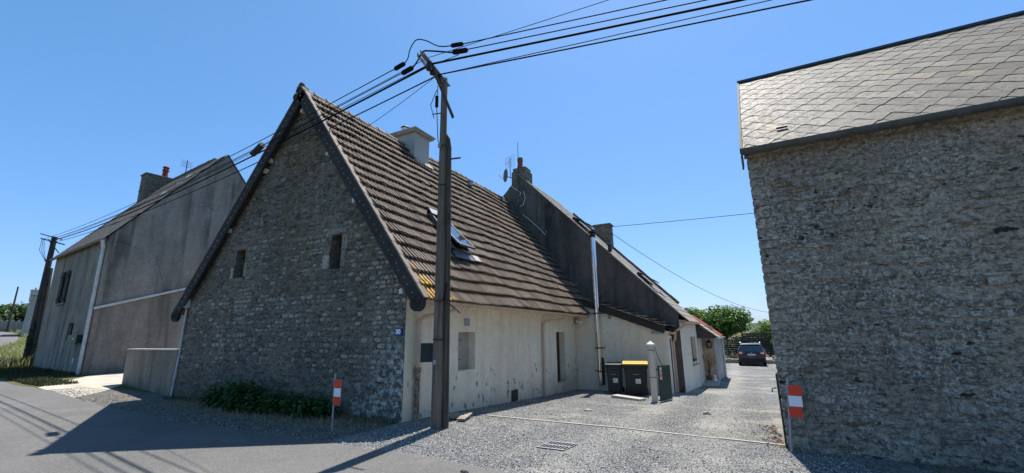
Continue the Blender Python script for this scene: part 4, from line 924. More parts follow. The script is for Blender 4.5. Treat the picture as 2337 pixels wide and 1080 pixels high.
# ================================================================== BARN
BN = thing('stone_barn', (6, 11, 0), 'rubble stone barn at the right with diamond slate roof and zinc gutter', 'barn')
BX0, BY, BX1 = .44, 7.78, 16.0; BE = 4.52
mb = MB(); PB = lambda u, z, o=0.0: (u, BY - o, z)
mb.quad((BX0, BY, -.3), (BX1, BY, -.3), (BX1, BY, BE), (BX0, BY, BE), 0, .5)
def bbias(u, z):
    b_ = .12 * sin(u * 1.1 + 2) + .1 * sin(z * 1.7 + u * .8)
    if u < 1.3: b_ += .14
    return b_
bz = lambda u: 4.2 + .07 * sin((u or 0) * 2.3) + .05 * sin((u or 0) * 5.1)
stones(mb, PB, BX0 - .01, 9.0, -.05, bz, (.05, .15), (.09, .42), (.008, .03), 1, lambda u, z, w, h: u < .78 or rnd() < .1, 1.0, bbias, .008, .04, .9)
stones(mb, PB, 9.0, BX1, -.05, bz, (.09, .15), (.2, .45), (.008, .028), 1, lambda u, z, w, h: rnd() < .1, 1.0, bbias, .01, .04)
z = 0.0
while z < 4.4:    # quoins
    h = U(.1, .24); w = U(.2, .36)
    n = 8; r0 = []; r1 = []
    for k in range(16):
        th = 2 * pi * k / 16 + .2; c_, s_ = cos(th), sin(th)
        x = math.copysign(abs(c_) ** .22, c_) * w / 2; y = math.copysign(abs(s_) ** .22, s_) * (h - .008) / 2
        j = U(.985, 1.01)
        r0.append(PB(BX0 - .012 + w / 2 + x * j, z + h / 2 + y, -.004)); r1.append(PB(BX0 - .012 + w / 2 + x * .93 * j, z + h / 2 + y * .9, U(.014, .026)))
    mb.add(r0 + r1, [(k, (k + 1) % 16, 16 + (k + 1) % 16, 16 + k) for k in range(16)] + [tuple(range(16, 32))], 1, U(.45, .85))
    z += h
mb.build('front_wall', [MAT['bmortar'], MAT['bstone']], BN)
bx1 = BX0 + .62
b = MB(); b.quad((BX0, BY, -.3), (bx1, 15.2, -.8), (bx1, 15.2, 5.0), (BX0, BY, BE)); b.add([(BX0, BY, BE), (bx1, 15.2, 4.9), (.72, 11.35, 7.7)], [(0, 1, 2)]); b.quad((BX1, BY, -.3), (BX1, 15.2, -.3), (BX1, 15.2, 5), (BX1, BY, BE)); b.add([(BX1, BY, BE), (BX1, 15.2, 4.9), (BX1, 11.35, 7.7)], [(0, 1, 2)]); b.quad((bx1, 15.2, -1), (BX1, 15.2, -1), (BX1, 15.2, 5), (bx1, 15.2, 5)); b.build('wall', MAT['bmortar'], BN)
ro = V((0, 11.36, 7.80)); rd = V((0, 7.56 - 11.36, 4.56 - 7.80)); RS = rd.length; rd.normalize(); rn = V((0, rd.z, -rd.y)); rn = rn if rn.z > 0 else -rn
lim = lambda s: .38 + .32 * (1 - s / RS)     # left verge x at slope position s
mb = MB(); a_ = .22; dv = RS / 21
for i in range(22):
    s = i * dv; x = -.2 + (a_ if i % 2 else 0)
    while x < BX1 + .3:
        at = rnd(); h = U(-.002, .004); ex = .015
        top, bot = s - dv * 1.0, s + dv * 1.12
        l_, r_ = x - a_ * 1.0, x + a_ * 1.0
        vl = lim(s)
        if r_ > vl and s <= RS + .01:
            def Q(u, v, hh): return V((max(u, lim(min(max(v, 0), RS))), 0, 0)) + V((0, ro.y, ro.z)) + rd * min(max(v, 0), RS + .03) + rn * hh
            p = [Q(x, top, .006), Q(l_, s - dv * .06, .012 + h), Q(l_ + .012, s + dv * .02, .014 + h), Q(x - .012, bot, ex + h), Q(x + .012, bot, ex + h), Q(r_ - .012, s + dv * .02, .014 + h), Q(r_, s - dv * .06, .012 + h)]
            mb.add(p, [tuple(range(7))], 0, at)
            for m1, m2 in ((2, 3), (3, 4), (4, 5)):
                mb.add([p[m1], p[m2], p[m2] - rn * .009, p[m1] - rn * .009], [(0, 1, 2, 3)], 1, .3)
        x += 2 * a_
p = lambda x, s, h: V((x, ro.y, ro.z)) + rd * s + rn * h
mb.quad(p(.68, 0, -.004), p(BX1, 0, -.004), p(BX1, RS, -.004), p(.4, RS, -.004), 1)
mb.quad((.68, 11.36, 7.78), (BX1, 11.36, 7.78), (BX1, 15.4, 4.5), (.9, 15.4, 4.5), 0)
mb.build('roof', [MAT['slate'], MAT['slate_edge']], BN)
b = MB(); b.obox((.66, 11.3, 7.80), (BX1 - .66, 0, 0), (0, .14, 0), (0, 0, .06)); b.build('ridge_flashing', MAT['darkzinc'], BN)
b = MB(); b.obox(p(.34, RS, -.05), p(.66, 0, -.05) - p(.34, RS, -.05), (.04, 0, 0), rn * .09); b.obox((.35, 7.5, 4.28), (.025, 0, 0), (0, .22, 0), (0, 0, .24)); b.build('verge_strip', MAT['slate_edge'], BN)
b = MB(); gutter(b, (.36, 7.54, 4.56), (BX1, 7.54, 4.62), .085, 8, brackets=1.3)
b.build('gutter', MAT['bzinc'], BN)
b = MB(); b.box(.40, BX1, 7.62, 7.77, 4.475, 4.52); b.build('eave_board', MAT['bmortar'], BN)
b = MB(); b.obox(p(.95, RS * .86, .03), (.16, 0, 0), rd * .04, rn * .035); b.build('roof_hook', MAT['iron'], BN)
b = MB(); b.box(3.56, 3.9, 7.62, 7.76, 2.02, 2.12); b.build('wall_iron', MAT['iron'], BN)

# ================================================================== UTILITY POLE AND CABLES
PX_, PY_ = -5.04, 6.62
UP = thing('utility_pole', (PX_, PY_, 0), 'weathered twin wooden utility pole standing at the corner of the stone house', 'utility pole')
b = MB(); b.tube([(PX_, PY_, -.3), (PX_, PY_, 0), (PX_, PY_, 3.5), (PX_, PY_, 7.05)], [.106, .102, .086, .064], 20); b.build('pole', MAT['pole'], UP, smooth=False)
b = MB(); b.tube([(PX_ + .13, PY_ + .09, -.3), (PX_ + .112, PY_ + .08, 3), (PX_ + .095, PY_ + .07, 5.45), (PX_ + .08, PY_ + .06, 5.65), (PX_ + .05, PY_ + .04, 5.75)], [.064, .064, .06, .046, .022], 16); b.build('stub_pole', MAT['pole2'], UP)
b = MB(); a0, a1 = V((-5.04, 6.76, 6.94)), V((-4.87, 5.66, 7.0)); ad = a1 - a0
b.obox(a0 + V((-.05, 0, 0)), ad, (.1, .01, 0), (0, 0, .012)); b.obox(a0 + V((-.05, 0, 0)), ad, (.012, 0, 0), (0, 0, .1)); b.obox(a0 + V((-.14, 0, 0)), ad * .98, (.012, 0, 0), (0, 0, .09)); b.build('cross_arm', MAT['metal'], UP)
b = MB(); b.obox((-4.92, 5.95, 6.98), (-.0, .8, -.84), (.045, .004, 0), (0, .01, .05)); b.build('arm_brace', MAT['pole2'], UP)
for z, r_ in ((5.45, .08), (4.6, .084), (1.55, .104)): b = MB(); b.cyl((PX_, PY_, z), (PX_, PY_, z + .03), r_, n=18); b.build('band', MAT['iron'], UP)
b = MB(); b.cyl((PX_ + .05, PY_ + .04, 2.27), (PX_ + .05, PY_ + .04, 2.29), .165, n=18); b.build('band', MAT['iron'], UP)
b = MB(); b.tube([(PX_, PY_ - .08, 6.2), (PX_ - .22, PY_ - .1, 6.22)], .012, 5); b.build('step_peg', MAT['iron'], UP)
b = MB(); b.tube([(PX_ + .12, PY_ + .08, 5.2), (PX_ + .4, PY_ + .06, 5.16)], .018, 6); b.build('step_peg', MAT['iron'], UP)
b = MB(); b.tube([(PX_ + .1, PY_ - .05, 2.3), (PX_ + .3, PY_ - .1, 2.22), (PX_ + .62, PY_ - .2, 2.03)], .011, 5); b.tube([(PX_ + .12, PY_ - .03, 2.28), (PX_ + .18, PY_ - .05, 2.45), (PX_ + .16, PY_, 2.62)], .012, 5); b.build('cable_tail', MAT['cable'], UP)
b = MB(); b.box(PX_ - .02, PX_ + .05, PY_ - .12, PY_ - .098, 1.12, 1.2); b.build('tag_plate', MAT['metal'], UP)
b = MB(); b.box(PX_ - .05, PX_ + .01, PY_ - .11, PY_ - .08, 5.42, 5.5); b.build('tag_plate', MAT['metal'], UP)
b = MB(); b.tube([(-5.15, 6.5, 6.75), (-5.26, 6.45, 6.4), (-5.2, 6.5, 6.1)], .008, 5); b.cyl((-5.14, 6.5, 6.35), (-5.14, 6.5, 6.6), .035, n=8); b.tube([(-5.12, 6.5, 6.85), (-5.14, 6.5, 6.4), (-5.1, 6.52, 5.6), (-5.06, 6.55, 5.45)], .009, 5); b.build('earth_wire', MAT['cable'], UP)
for t in (.62, .75, .35): b = MB(); q = a0 + ad * t; b.cyl(q + V((0, 0, -.02)), q + V((0, 0, -.16)), .05, .06, 8); b.build('insulator', MAT['iron'], UP)

def cable(name, pts, r, label, sag=(), cat='cable', grp=None, extra=None):
    """spans between successive points, each with a parabolic sag"""
    out = []
    for i, (p, q) in enumerate(zip(pts, pts[1:])):
        p, q = V(p), V(q); n = 16 if (q - p).length > 3 else 4; s = sag[i] if i < len(sag) else 0
        for k in range(n): t = k / n; out.append(p.lerp(q, t) - V((0, 0, 4 * s * t * (1 - t))))
    out.append(V(pts[-1])); b = MB(); b.tube(out, r, 6)
    if extra:
        for c0, c1, rr in extra: b.tube([c0, V(c0).lerp(V(c1), .1), V(c0).lerp(V(c1), .9), c1], [rr * .6, rr, rr, rr * .6], 10)
    o = b.build(name, MAT['cable'], smooth=True); tag(o, label, cat, grp); return o
GRP = 'overhead cables on the wooden poles'
def ext(n, p, X=40, dz=.4):
    n, p = V(n), V(p); k = (X - n.x) / (p.x - n.x); q = n + (p - n) * k; q.z = n.z + dz; return q
def FL(i): return (-37.77 + i * .04, 9.33 + i * .16, 7.72 - i * .05)
N0 = V((-4.86, 5.98, 6.97)); cable('overhead_cable', [FL(2), N0, ext(N0, (.68, 6.99, 6.9))], .021, 'thickest overhead cable, crossing the middle of the pole arm', (.42, .25), grp=GRP)
N1 = V((-4.92, 6.28, 6.92)); cable('overhead_cable', [FL(3), N1, ext(N1, (1.44, 7.41, 6.9))], .014, 'lowest of the heavy overhead cables, beside the wooden pole head', (.42, .25), grp=GRP)
N2 = V((-4.93, 6.33, 6.96)); cable('overhead_cable', [N2, ext(N2, (-1.27, 6.86, 6.9))], .008, 'lowest thin wire running from the pole head to the upper right', (.25,), grp=GRP)
N3 = V((-4.9, 5.75, 6.98)); cable('overhead_cable', [FL(0), (-5.75, 5.72, 6.93), (-5.42, 5.72, 6.95)], .010, 'top cable left of the pole ending in a black splice at the loop', (.38,), grp=GRP, extra=[((-5.62, 5.72, 6.94), (-5.34, 5.70, 6.97), .045)])
cable('overhead_cable', [FL(1), (-5.65, 5.86, 6.9), (-5.3, 5.86, 6.92)], .010, 'second cable left of the pole ending in the lower black splice', (.4,), grp=GRP, extra=[((-5.55, 5.86, 6.9), (-5.25, 5.84, 6.93), .05)])
N4 = V((-4.2, 5.73, 6.97)); cable('overhead_cable', [N4, ext(N4, (-.29, 6.46, 6.94))], .010, 'upper cable right of the pole with a black splice at the loop', (.2,), grp=GRP, extra=[((-4.22, 5.72, 6.98), (-3.98, 5.77, 6.97), .042)])
N5 = V((-4.24, 5.83, 6.92)); cable('overhead_cable', [N5, ext(N5, (.09, 6.67, 6.9))], .010, 'second cable right of the pole with the longer black splice', (.2,), grp=GRP, extra=[((-4.26, 5.83, 6.92), (-3.96, 5.89, 6.91), .05)])
N6 = V((-4.88, 5.84, 7.02)); cable('overhead_cable', [FL(1), N6, ext(N6, (-1.04, 6.05, 6.9))], .006, 'thinnest uppermost wire running to the top right', (.4, .2), grp=GRP)
cable('overhead_cable', [(-37.65, 9.68, 7.66), (-5.02, 6.0, 7.0), (-4.2, 5.95, 6.93)], .007, 'thin wire hung just under the splices, left of the pole', (.3, .02), grp=GRP)
def spline(pts, n=8):
    pts = [V(p) for p in pts]; P_ = [pts[0]] + pts + [pts[-1]]; out = []
    for i in range(1, len(P_) - 2):
        for k in range(n):
            t = k / n; a, b_, c, d = P_[i - 1:i + 3]
            out.append(.5 * ((2 * b_) + (c - a) * t + (2 * a - 5 * b_ + 4 * c - d) * t * t + (3 * b_ - a - 3 * c + d) * t ** 3))
    return out + [pts[-1]]
b = MB(); b.tube(spline([(-5.34, 5.70, 6.97), (-5.24, 5.68, 7.05), (-5.2, 5.68, 7.22), (-5.02, 5.64, 7.34), (-4.8, 5.66, 7.27), (-4.5, 5.7, 7.06), (-4.22, 5.72, 6.98)]), .011, 6); tag(b.build('jumper_cable', MAT['cable'], smooth=True), 'black cable looping high above the arm between the upper splices', 'cable', GRP)
b = MB(); b.tube(spline([(-5.25, 5.84, 6.93), (-5.1, 5.8, 7.0), (-4.9, 5.72, 7.09), (-4.7, 5.74, 7.05), (-4.26, 5.83, 6.92)]), .016, 6); tag(b.build('jumper_cable', MAT['cable'], smooth=True), 'thick black jumper draped over the tip of the pole arm', 'cable', GRP)
cable('drop_wire', [(-4.95, 6.25, 6.9), (-8.66, 6.62, 6.13)], .006, 'thin service wire from the pole down to the stone gable clip', (.08,), 'wire')
cable('service_wire', [(-5.6, 22.5, 7.2), (14, 24.0, 7.3)], .014, 'dark wire running level from the far roof chimney behind the barn', (.12,), 'wire')
cable('service_wire', [(-5.6, 22.5, 6.85), (3.2, 52, 3.2)], .014, 'thin wire sloping down from the far roof chimney behind the barn', (.9,), 'wire')
# far left pole
LPL = thing('utility_pole', (-37.65, 9.73, 0), 'ivy-footed wooden utility pole at the far corner of the grey house', 'utility pole')
b = MB(); b.tube([(-37.65, 9.73, -.3), (-37.65, 9.73, 7.9)], [.2, .13], 12); b.tube([(-37.25, 9.93, -.3), (-37.55, 9.83, 5.9)], [.18, .13], 10); b.build('pole', MAT['lpole'], LPL)
b = MB(); b.obox((-37.80, 9.18, 7.68), (.25, 1.05, -.25), (.06, 0, 0), (0, 0, .06)); b.obox((-37.65, 9.08, 7.95), (.05, 1.0, -.2), (.05, 0, 0), (0, 0, .05)); b.tube([(-37.70, 9.48, 7.7), (-37.63, 10.08, 6.9)], .03, 5); b.build('cross_arm', MAT['lpole'], LPL)
b = MB()
for dy in (.1, .2, .3): b.tube([(-37.75, 9.18 + dy * .5, 7.7), (-37.95, 9.18 + dy, 7.0), (-37.65, 9.63, 6.2)], .012, 4)
b.build('tail_wires', MAT['cable'], LPL)
b = MB(); leafy(b, (-37.45, 9.78, 1.3), (.3, .3, 1.4), 500, .07); b.build('ivy', MAT['hedge'], LPL)

# ================================================================== SMALL THINGS
def marker(name, p, w, lab, lean=0.0):
    t = thing(name, p, lab, 'marker sign'); x, y, z = p
    b = MB(); top = (x - .015 + lean, y, z + .98); b.tube([(x, y, z - .1), top], .016, 8); b.build('rod', MAT['rod'], t)
    zz = [.445, .59, .735, .88]
    for k, m in enumerate(('sred', 'swhite', 'sred')):
        b = MB(); f = lambda h: x - .015 * h + lean * h
        b.obox((f(zz[k]) + .012, y - .022, z + zz[k]), (w, .012, -.004), (0, .006, 0), (0, 0, zz[k + 1] - zz[k] - .001)); b.build('red_band' if m == 'sred' else 'white_band', MAT[m], t)
    b = MB(); b.obox((f(.44) + .01, y - .015, z + .44), (w + .004, .012, -.004), (0, .005, 0), (0, 0, .442)); b.build('backing', MAT['sback'], t)
marker('roadside_marker', (-6.64, 5.69, 0), .155, 'red and white marker plate on a thin rod beside the nettles', .0)
marker('roadside_marker', (.455, 7.62, 0), .165, 'red and white marker plate on a rod against the barn corner', .1)
LB = thing('letter_box', (-5.25, 6.75, 0), 'dark green letter box on a grey post behind the wooden pole', 'letter box')
b = MB(); o = V((-5.46, 6.62, 1.14)); b.obox(o, (.235, .19, 0), (-.19, .235, 0), (0, 0, .35)); b.build('body', MAT['green'], LB, bevel=.012)
b = MB(); b.obox(o + V((.02, .0, .28)) + V((.0, -.002, 0)), (.19, .155, 0), (.004, -.006, 0), (0, 0, .05)); b.build('slot', MAT['green'], LB)
b = MB(); b.box(-5.30, -5.25, 6.78, 6.83, -.1, 1.14); b.build('post', MAT['greypvc'], LB)
# bins
def bin_(name, c, ang, body, lid, lab, w=.56, d=.68, h=1.05, split=False):
    t = thing(name, c, lab, 'wheelie bin'); c = V(c); x = V((cos(ang), sin(ang), 0)); y = V((-sin(ang), cos(ang), 0)); z = V((0, 0, 1))
    b = MB(); bw, bd, hh = w * .8, d * .8, h - .07
    P_ = lambda u, v, q: c + x * u + y * v + z * q
    rings = [(bw / 2, -bd / 2, bd / 2, .06), (w / 2 - .03, -d / 2 + .03, d / 2 - .03, hh - .12), (w / 2 - .005, -d / 2 + .005, d / 2, hh - .1), (w / 2, -d / 2, d / 2, hh)]
    vs = []
    for (hw, f_, k_, q) in rings: vs += [P_(-hw, f_, q), P_(hw, f_, q), P_(hw, k_, q), P_(-hw, k_, q)]
    fs = [(3, 2, 1, 0)] + [(i * 4 + k, i * 4 + (k + 1) % 4, i * 4 + 4 + (k + 1) % 4, i * 4 + 4 + k) for i in range(3) for k in range(4)] + [(12, 13, 14, 15)]
    b.add(vs, fs)
    for u in (-.2, .2): b.obox(P_(u - .015, -d / 2 - .004 + .06, .12), x * .03, y * .05, z * (hh - .3))
    b.build('body', MAT[body], t, bevel=.02)
    b = MB(); vs = [P_(-w / 2 - .015, -d / 2 - .03, hh + .005), P_(w / 2 + .015, -d / 2 - .03, hh + .005), P_(w / 2 + .015, d / 2 + .05, hh + .02), P_(-w / 2 - .015, d / 2 + .05, hh + .02)]
    vs += [v + z * .05 for v in vs[:2]] + [v + z * .075 for v in vs[2:]]
    b.add(vs, [(3, 2, 1, 0), (4, 5, 6, 7), (0, 1, 5, 4), (1, 2, 6, 5), (2, 3, 7, 6), (3, 0, 4, 7)])
    b.build('lid', MAT[lid], t, bevel=.015)
    b = MB(); b.tube([P_(-w / 2 + .04, d / 2 + .08, hh - .02), P_(w / 2 - .04, d / 2 + .08, hh - .02)], .018, 8); b.build('handle', MAT[body], t)
    for s_ in (-1, 1):
        b = MB(); b.cyl(P_(s_ * (bw / 2 + .0), bd / 2 + .02, .1), P_(s_ * (bw / 2 + .05), bd / 2 + .02, .1), .1, n=16); b.build('wheel', MAT['tyre'], t)
    b = MB(); b.obox(P_(-.02, -d / 2 + .0, hh * .42), x * .17, y * .01 - y * .03, z * .15 + y * -.01); st = b.build('sticker', MAT['white'], t)
    b = MB()
    for k in range(4): b.obox(P_(-.0, -d / 2 - .026 - k * .002, hh * .42 + .03 + k * .025), x * (.12 - .02 * (k % 2)), y * -.003, z * .007)
    b.build('print_lines', MAT['rod'], st)
    b = MB(); b.obox(P_(-.1, -d / 2 + .012, hh * .7), x * .2, y * -.008, z * .015); b.build('embossed_mark', MAT['rod'], t)
bin_('wheelie_bin', (-4.22, 16.1, gz(-4, 16.1)), R(6), 'bin_g', 'bin_g', 'dark grey wheelie bin with grey lid, beside the flue pipe')
bin_('wheelie_bin', (-3.4, 15.8, gz(-3, 15.8)), R(12), 'bin_b', 'yellow', 'wider black wheelie bin with a yellow lid beside the gate post', .84, .74, 1.1)
# gate
GP = thing('gate_post', (-2.5, 14.02, -.45), 'tall pale concrete gate post with a pointed cap', 'gate post')
b = MB(); zb = gz(-2.5, 14) - .2; b.tube([(-2.5, 14.02, zb), (-2.5, 14.02, 1.2)], [.1, .094], 4); b.build('post', MAT['post_c'], GP, bevel=.01)
b = MB(); b.tube([(-2.5, 14.02, 1.2), (-2.5, 14.02, 1.245), (-2.5, 14.02, 1.25), (-2.5, 14.02, 1.34)], [.125, .125, .12, .01], 4); b.build('cap', MAT['white'], GP)
b = MB()
for z in (.25, 1.05): b = MB(); b.cyl((-2.5, 14.02, z), (-2.5, 14.02, z + .03), .106, n=4); b.tube([(-2.42, 14.0, z), (-2.33, 14.05, z)], .018, 6); b.build('hinge', MAT['metal'], GP)
GT = thing('green_gate', (-2.3, 14.6, -.5), 'dark green ribbed metal gate leaf standing open behind the concrete post', 'gate')
g0, g1 = V((-2.36, 14.08, -.43)), V((-2.16, 15.06, -.47)); gd = g1 - g0; gn = V((gd.y, -gd.x, 0)).normalized()
b = MB(); b.obox(g0, gd, gn * .012, (0, 0, 1.03))
n = 11
for i in range(n): b.obox(g0 + gd * ((i + .2) / n) + gn * .012, gd * (.5 / n), gn * .028, (0, 0, 1.03))
b.build('panel', MAT['ggate'], GT)
b = MB(); b.obox(g0 - gn * .02, gd, gn * -.03, (0, 0, .04)); b.obox(g0 - gn * .02 + V((0, 0, .9)), gd, gn * -.03, (0, 0, .04)); b.build('rail', MAT['ggate'], GT)
b = MB(); b.obox(g0 + gd * .03 + gn * .045 + V((0, 0, .62)), gd * .16, gn * .006, (0, 0, .36)); tg = b.build('notice_tag', MAT['offwhite'], GT)
b = MB(); b.obox(g0 + gd * .06 + gn * .053 + V((0, 0, .68)), gd * .1, gn * .003, (0, 0, .12)); b.obox(g0 + gd * .06 + gn * .053 + V((0, 0, .84)), gd * .1, gn * .003, (0, 0, .06)); b.build('red_print', MAT['sred'], tg)
cable('gate_chain', [(-2.38, 13.98, 1.15), (-2.27, 14.55, .56)], .009, 'thin chain hanging from the concrete post to the green gate', (.06,), 'chain')
cable('tie_wire', [(-2.62, 13.98, .33), (-4.95, 16.75, .3)], .006, 'thin wire stretched from the gate post to the flue pipe in front of the bins', (.04,), 'wire')
BG = thing('barn_gate', (.45, 8.6, 0), 'dark green gate leaf folded back against the barn corner', 'gate')
b = MB(); s0, s1 = V((.44, 7.98, -.1)), V((.57, 9.5, -.17)); b.obox(s0, s1 - s0, (-.025, 0, 0), (0, 0, 1.1)); b.build('panel', MAT['ggate'], BG)
b = MB(); b.tube([(.41, 8.1, .78), (.35, 8.1, .76), (.35, 8.1, .71)], .01, 5); b.build('hook', MAT['iron'], BG)
# slab, planks, drain, threshold strip
b = MB(); b.obox((-3.95, 14.42, gz(-4, 14.4) + .0), (1.02, -.5, 0), (.13, .28, 0), (0, 0, .09)); tag(b.build('concrete_slab', MAT['conc'], bevel=.012), 'pale concrete lintel lying on the gravel before the bins', 'slab')
b = MB(); b.obox((-5.12, 7.36, .0), (.16, .05, 0), (-.22, .62, 0), (0, 0, .035)); tag(b.build('plank', MAT['plank'], bevel=.005), 'sunlit timber offcut at the end of the threshold strip', 'plank')
b = MB(); b.obox((-5.55, 7.5, .0), (.3, -.08, 0), (.02, .4, 0), (0, 0, .04)); tag(b.build('wooden_board', MAT['plank'], bevel=.005), 'wide board lying in shade against the cream wall', 'board')
b = MB(); pts = [(-5.05, 8.34), (-2.27, 8.31), (-.5, 8.17), (.45, 8.10)]
for (xa, ya), (xb, yb) in zip(pts, pts[1:]): b.obox((xa, ya, gz(xa, ya) - .03), (xb - xa - .01, yb - ya, 0), (0, .045, 0), (0, 0, .055))
tag(b.build('threshold_strip', MAT['apron'], bevel=.005), kind='structure')
DG = thing('drain_grate', (-2.6, 6.33, 0), 'pale slotted drain grate set in the gravel near the road', 'drain grate')
d0, dx, dy = V((-2.86, 6.18, .016)), V((.43, .0, 0)), V((.07, .42, 0))
b = MB(); b.obox(d0 + V((0, 0, -.008)), dx, dy, (0, 0, .003)); b.build('pit_shade', MAT['dark'], DG)  # flat plate above ground, coloured near-black as the shade below the bars
b = MB(); b.obox(d0, dx, dy * .07, (0, 0, .007)); b.obox(d0 + dy * .93, dx, dy * .07, (0, 0, .007)); b.obox(d0 + dy * .47, dx, dy * .07, (0, 0, .007))
for i in range(9): b.obox(d0 + dx * (i * .122) + dy * .07, dx * .024, dy * .4, (0, 0, .005)); b.obox(d0 + dx * (i * .122) + dy * .54, dx * .024, dy * .39, (0, 0, .005))
b.build('bars', MAT['rod'], DG)
for k, (x, y, s, lb) in enumerate([(-3.5, 10.6, .07, 'white stone lying on the gravel before the flue'), (-.9, 11.6, .09, 'small flat stone on the gravel near the barn side'), (-3.2, 4.78, .045, 'dark pebble lying on the tarmac by the gravel edge')]):
    b = MB(); b.dome((x, y, gz(x, y) + .0), s * 1.5, s, s * .8, 8, 3, jit=.2); tag(b.build('loose_stone', MAT['rock'] if k < 2 else MAT['iron']), lb, 'stone')

# ================================================================== CAR
CY, CX, CZ = 38.7, .62, gz(.6, 39.5)
CAR = thing('parked_car', (CX, CY + 2.4, CZ), 'black people carrier seen from behind at the end of the gravel drive', 'car')
def ring(y, wl, wb, zb_, wr, zr, z0=.3):
    return [(-wl * .9, z0), (-wl, z0 + .2), (-wb, zb_), (-wr, zr - .1), (-wr * .8, zr), (wr * .8, zr), (wr, zr - .1), (wb, zb_), (wl, z0 + .2), (wl * .9, z0)], y
secs = [ring(0.0, .86, .9, .82, .87, .9, .34), ring(.06, .92, .95, .9, .92, .98, .3), ring(.14, .93, .955, .98, .9, 1.06), ring(.42, .945, .96, 1.02, .74, 1.62), ring(.6, .95, .96, 1.02, .74, 1.7), ring(1.6, .95, .96, 1.0, .76, 1.74), ring(2.6, .95, .96, .98, .75, 1.70), ring(3.2, .95, .955, .97, .7, 1.5), ring(3.75, .94, .95, .96, .74, 1.06), ring(4.5, .9, .9, .86, .7, .9), ring(4.8, .8, .8, .7, .6, .72)]
b = MB(); vs = []
for pr, y in secs: vs += [(CX + x, CY + y, CZ + z) for x, z in pr]
n = 10; fs = [(i * n + k, i * n + (k + 1) % n, (i + 1) * n + (k + 1) % n, (i + 1) * n + k) for i in range(len(secs) - 1) for k in range(n)] + [tuple(range(n)), tuple(range((len(secs) - 1) * n, len(secs) * n))[::-1]]
b.add(vs, fs); b.build('body', MAT['car'], CAR, bevel=.03)
C_ = lambda x, y, z: (CX + x, CY + y, CZ + z)
b = MB(); b.quad(C_(-.76, .13, 1.08), C_(.76, .13, 1.08), C_(.66, .4, 1.58), C_(-.66, .4, 1.58)); b.build('rear_window', MAT['glass'], CAR)
for s_ in (-1, 1):
    b = MB(); b.quad(C_(s_ * .958, .6, 1.06), C_(s_ * .955, 3.2, 1.02), C_(s_ * .76, 2.5, 1.6), C_(s_ * .765, .75, 1.6)); b.build('side_window', MAT['glass'], CAR)
    b = MB(); b.prism([C_(s_ * .93, -.0, .88), C_(s_ * .56, -.03, .93), C_(s_ * .58, -.03, 1.07), C_(s_ * .92, .06, 1.12)], (0, .12, 0)); b.build('tail_light', MAT['tail'], CAR)
    b = MB(); b.prism([C_(s_ * .84, -.02, .93), C_(s_ * .62, -.05, .96), C_(s_ * .62, -.05, 1.03), C_(s_ * .84, -.01, 1.05)], (0, .06, 0)); b.build('reverse_light', MAT['clear'], CAR)
    b = MB(); b.tube([C_(s_ * .68, .7, 1.72), C_(s_ * .68, .8, 1.79), C_(s_ * .68, 2.4, 1.77), C_(s_ * .68, 2.5, 1.7)], .022, 6); b.build('roof_rail', MAT['metal'], CAR)
    b = MB(); b.obox(C_(s_ * .96, 2.95, 1.0), (s_ * .2, -.03, .02), (0, .1, 0), (0, 0, .15)); b.build('mirror', MAT['car'], CAR, bevel=.03)
    for yy in (.95, 3.85):
        b = MB(); b.cyl(C_(s_ * .74, yy, .34), C_(s_ * .96, yy, .34), .34, n=24); wo = b.build('wheel', MAT['tyre'], CAR, bevel=.02)
        b = MB(); b.cyl(C_(s_ * .95, yy, .34), C_(s_ * .968, yy, .34), .22, n=20); b.build('rim', MAT['metal'], wo)
b = MB(); b.obox(C_(-.86, -.03, .32), (1.72, 0, 0), (0, .12, 0), (0, 0, .28)); b.build('bumper', MAT['carblk'], CAR, bevel=.03)
b = MB(); b.obox(C_(-.26, -.035, .82), (.52, 0, 0), (0, .03, 0), (0, 0, .11)); npl = b.build('number_plate', MAT['white'], CAR)
text_mesh('plate_text', 'FZ 885 KL', .09, C_(0, -.037, .875), (1, 0, 0), (0, 0, 1), MAT['cable'], npl, .001, .001)
b = MB(); b.obox(C_(-.1, -.035, .7), (.2, 0, 0), (0, .03, 0), (0, 0, .025)); b.build('chrome_strip', MAT['metal'], CAR)
b = MB(); b.cyl(C_(0, -.03, 1.0), C_(0, .05, 1.0), .05, n=12); b.build('badge', MAT['metal'], CAR)
b = MB(); b.obox(C_(-.66, .3, 1.64), (1.32, 0, 0), (0, .22, .04), (0, 0, .03)); b.build('spoiler', MAT['car'], CAR, bevel=.01)

# ================================================================== GARDEN BEYOND THE CAR
def tree(name, base, crown, r, nclump, nleaf, size, mat, lab, h_trunk, cat='tree', grp=None, seed=1, lim=6, tr=.12):
    random.seed(seed); t = thing(name, base, lab, cat, grp); base = V(base); crown = V(crown); r = V(r)
    b = MB(); top = V((base.x * .5 + crown.x * .5, base.y * .5 + crown.y * .5, base.z + h_trunk)); b.tube([base - V((0, 0, .2)), base.lerp(top, .5) + V((U(-.05, .05), 0, 0)), top], [tr, tr * .8, tr * .6], 8)
    cl = []
    for k in range(nclump):
        while True:
            p = V((U(-1, 1), U(-1, 1), U(-1, 1)))
            if .35 < p.length < 1: break
        cl.append(crown + V((p.x * r.x, p.y * r.y, p.z * r.z)) * .82)
    for c in cl[:lim]: b.tube([top - V((0, 0, .2)), top.lerp(c, .5) + V((0, 0, .15)), c], [tr * .5, tr * .3, tr * .12], 6)
    b.build('trunk', MAT['bark'], t)
    b = MB(); m = max(1, nleaf // nclump); rm = min(r) * .42
    for c in cl:
        q = rm * U(.6, 1.25); leafy(b, c, (q * 1.25, q * 1.25, q * .85), m, size, .4)
    leafy(b, crown, tuple(r * .8), nleaf // 6, size, .3)
    b.build('crown', MAT[mat], t); random.seed(seed + 50)
    return t
ED = MB(); random.seed(3)
x = -2.2
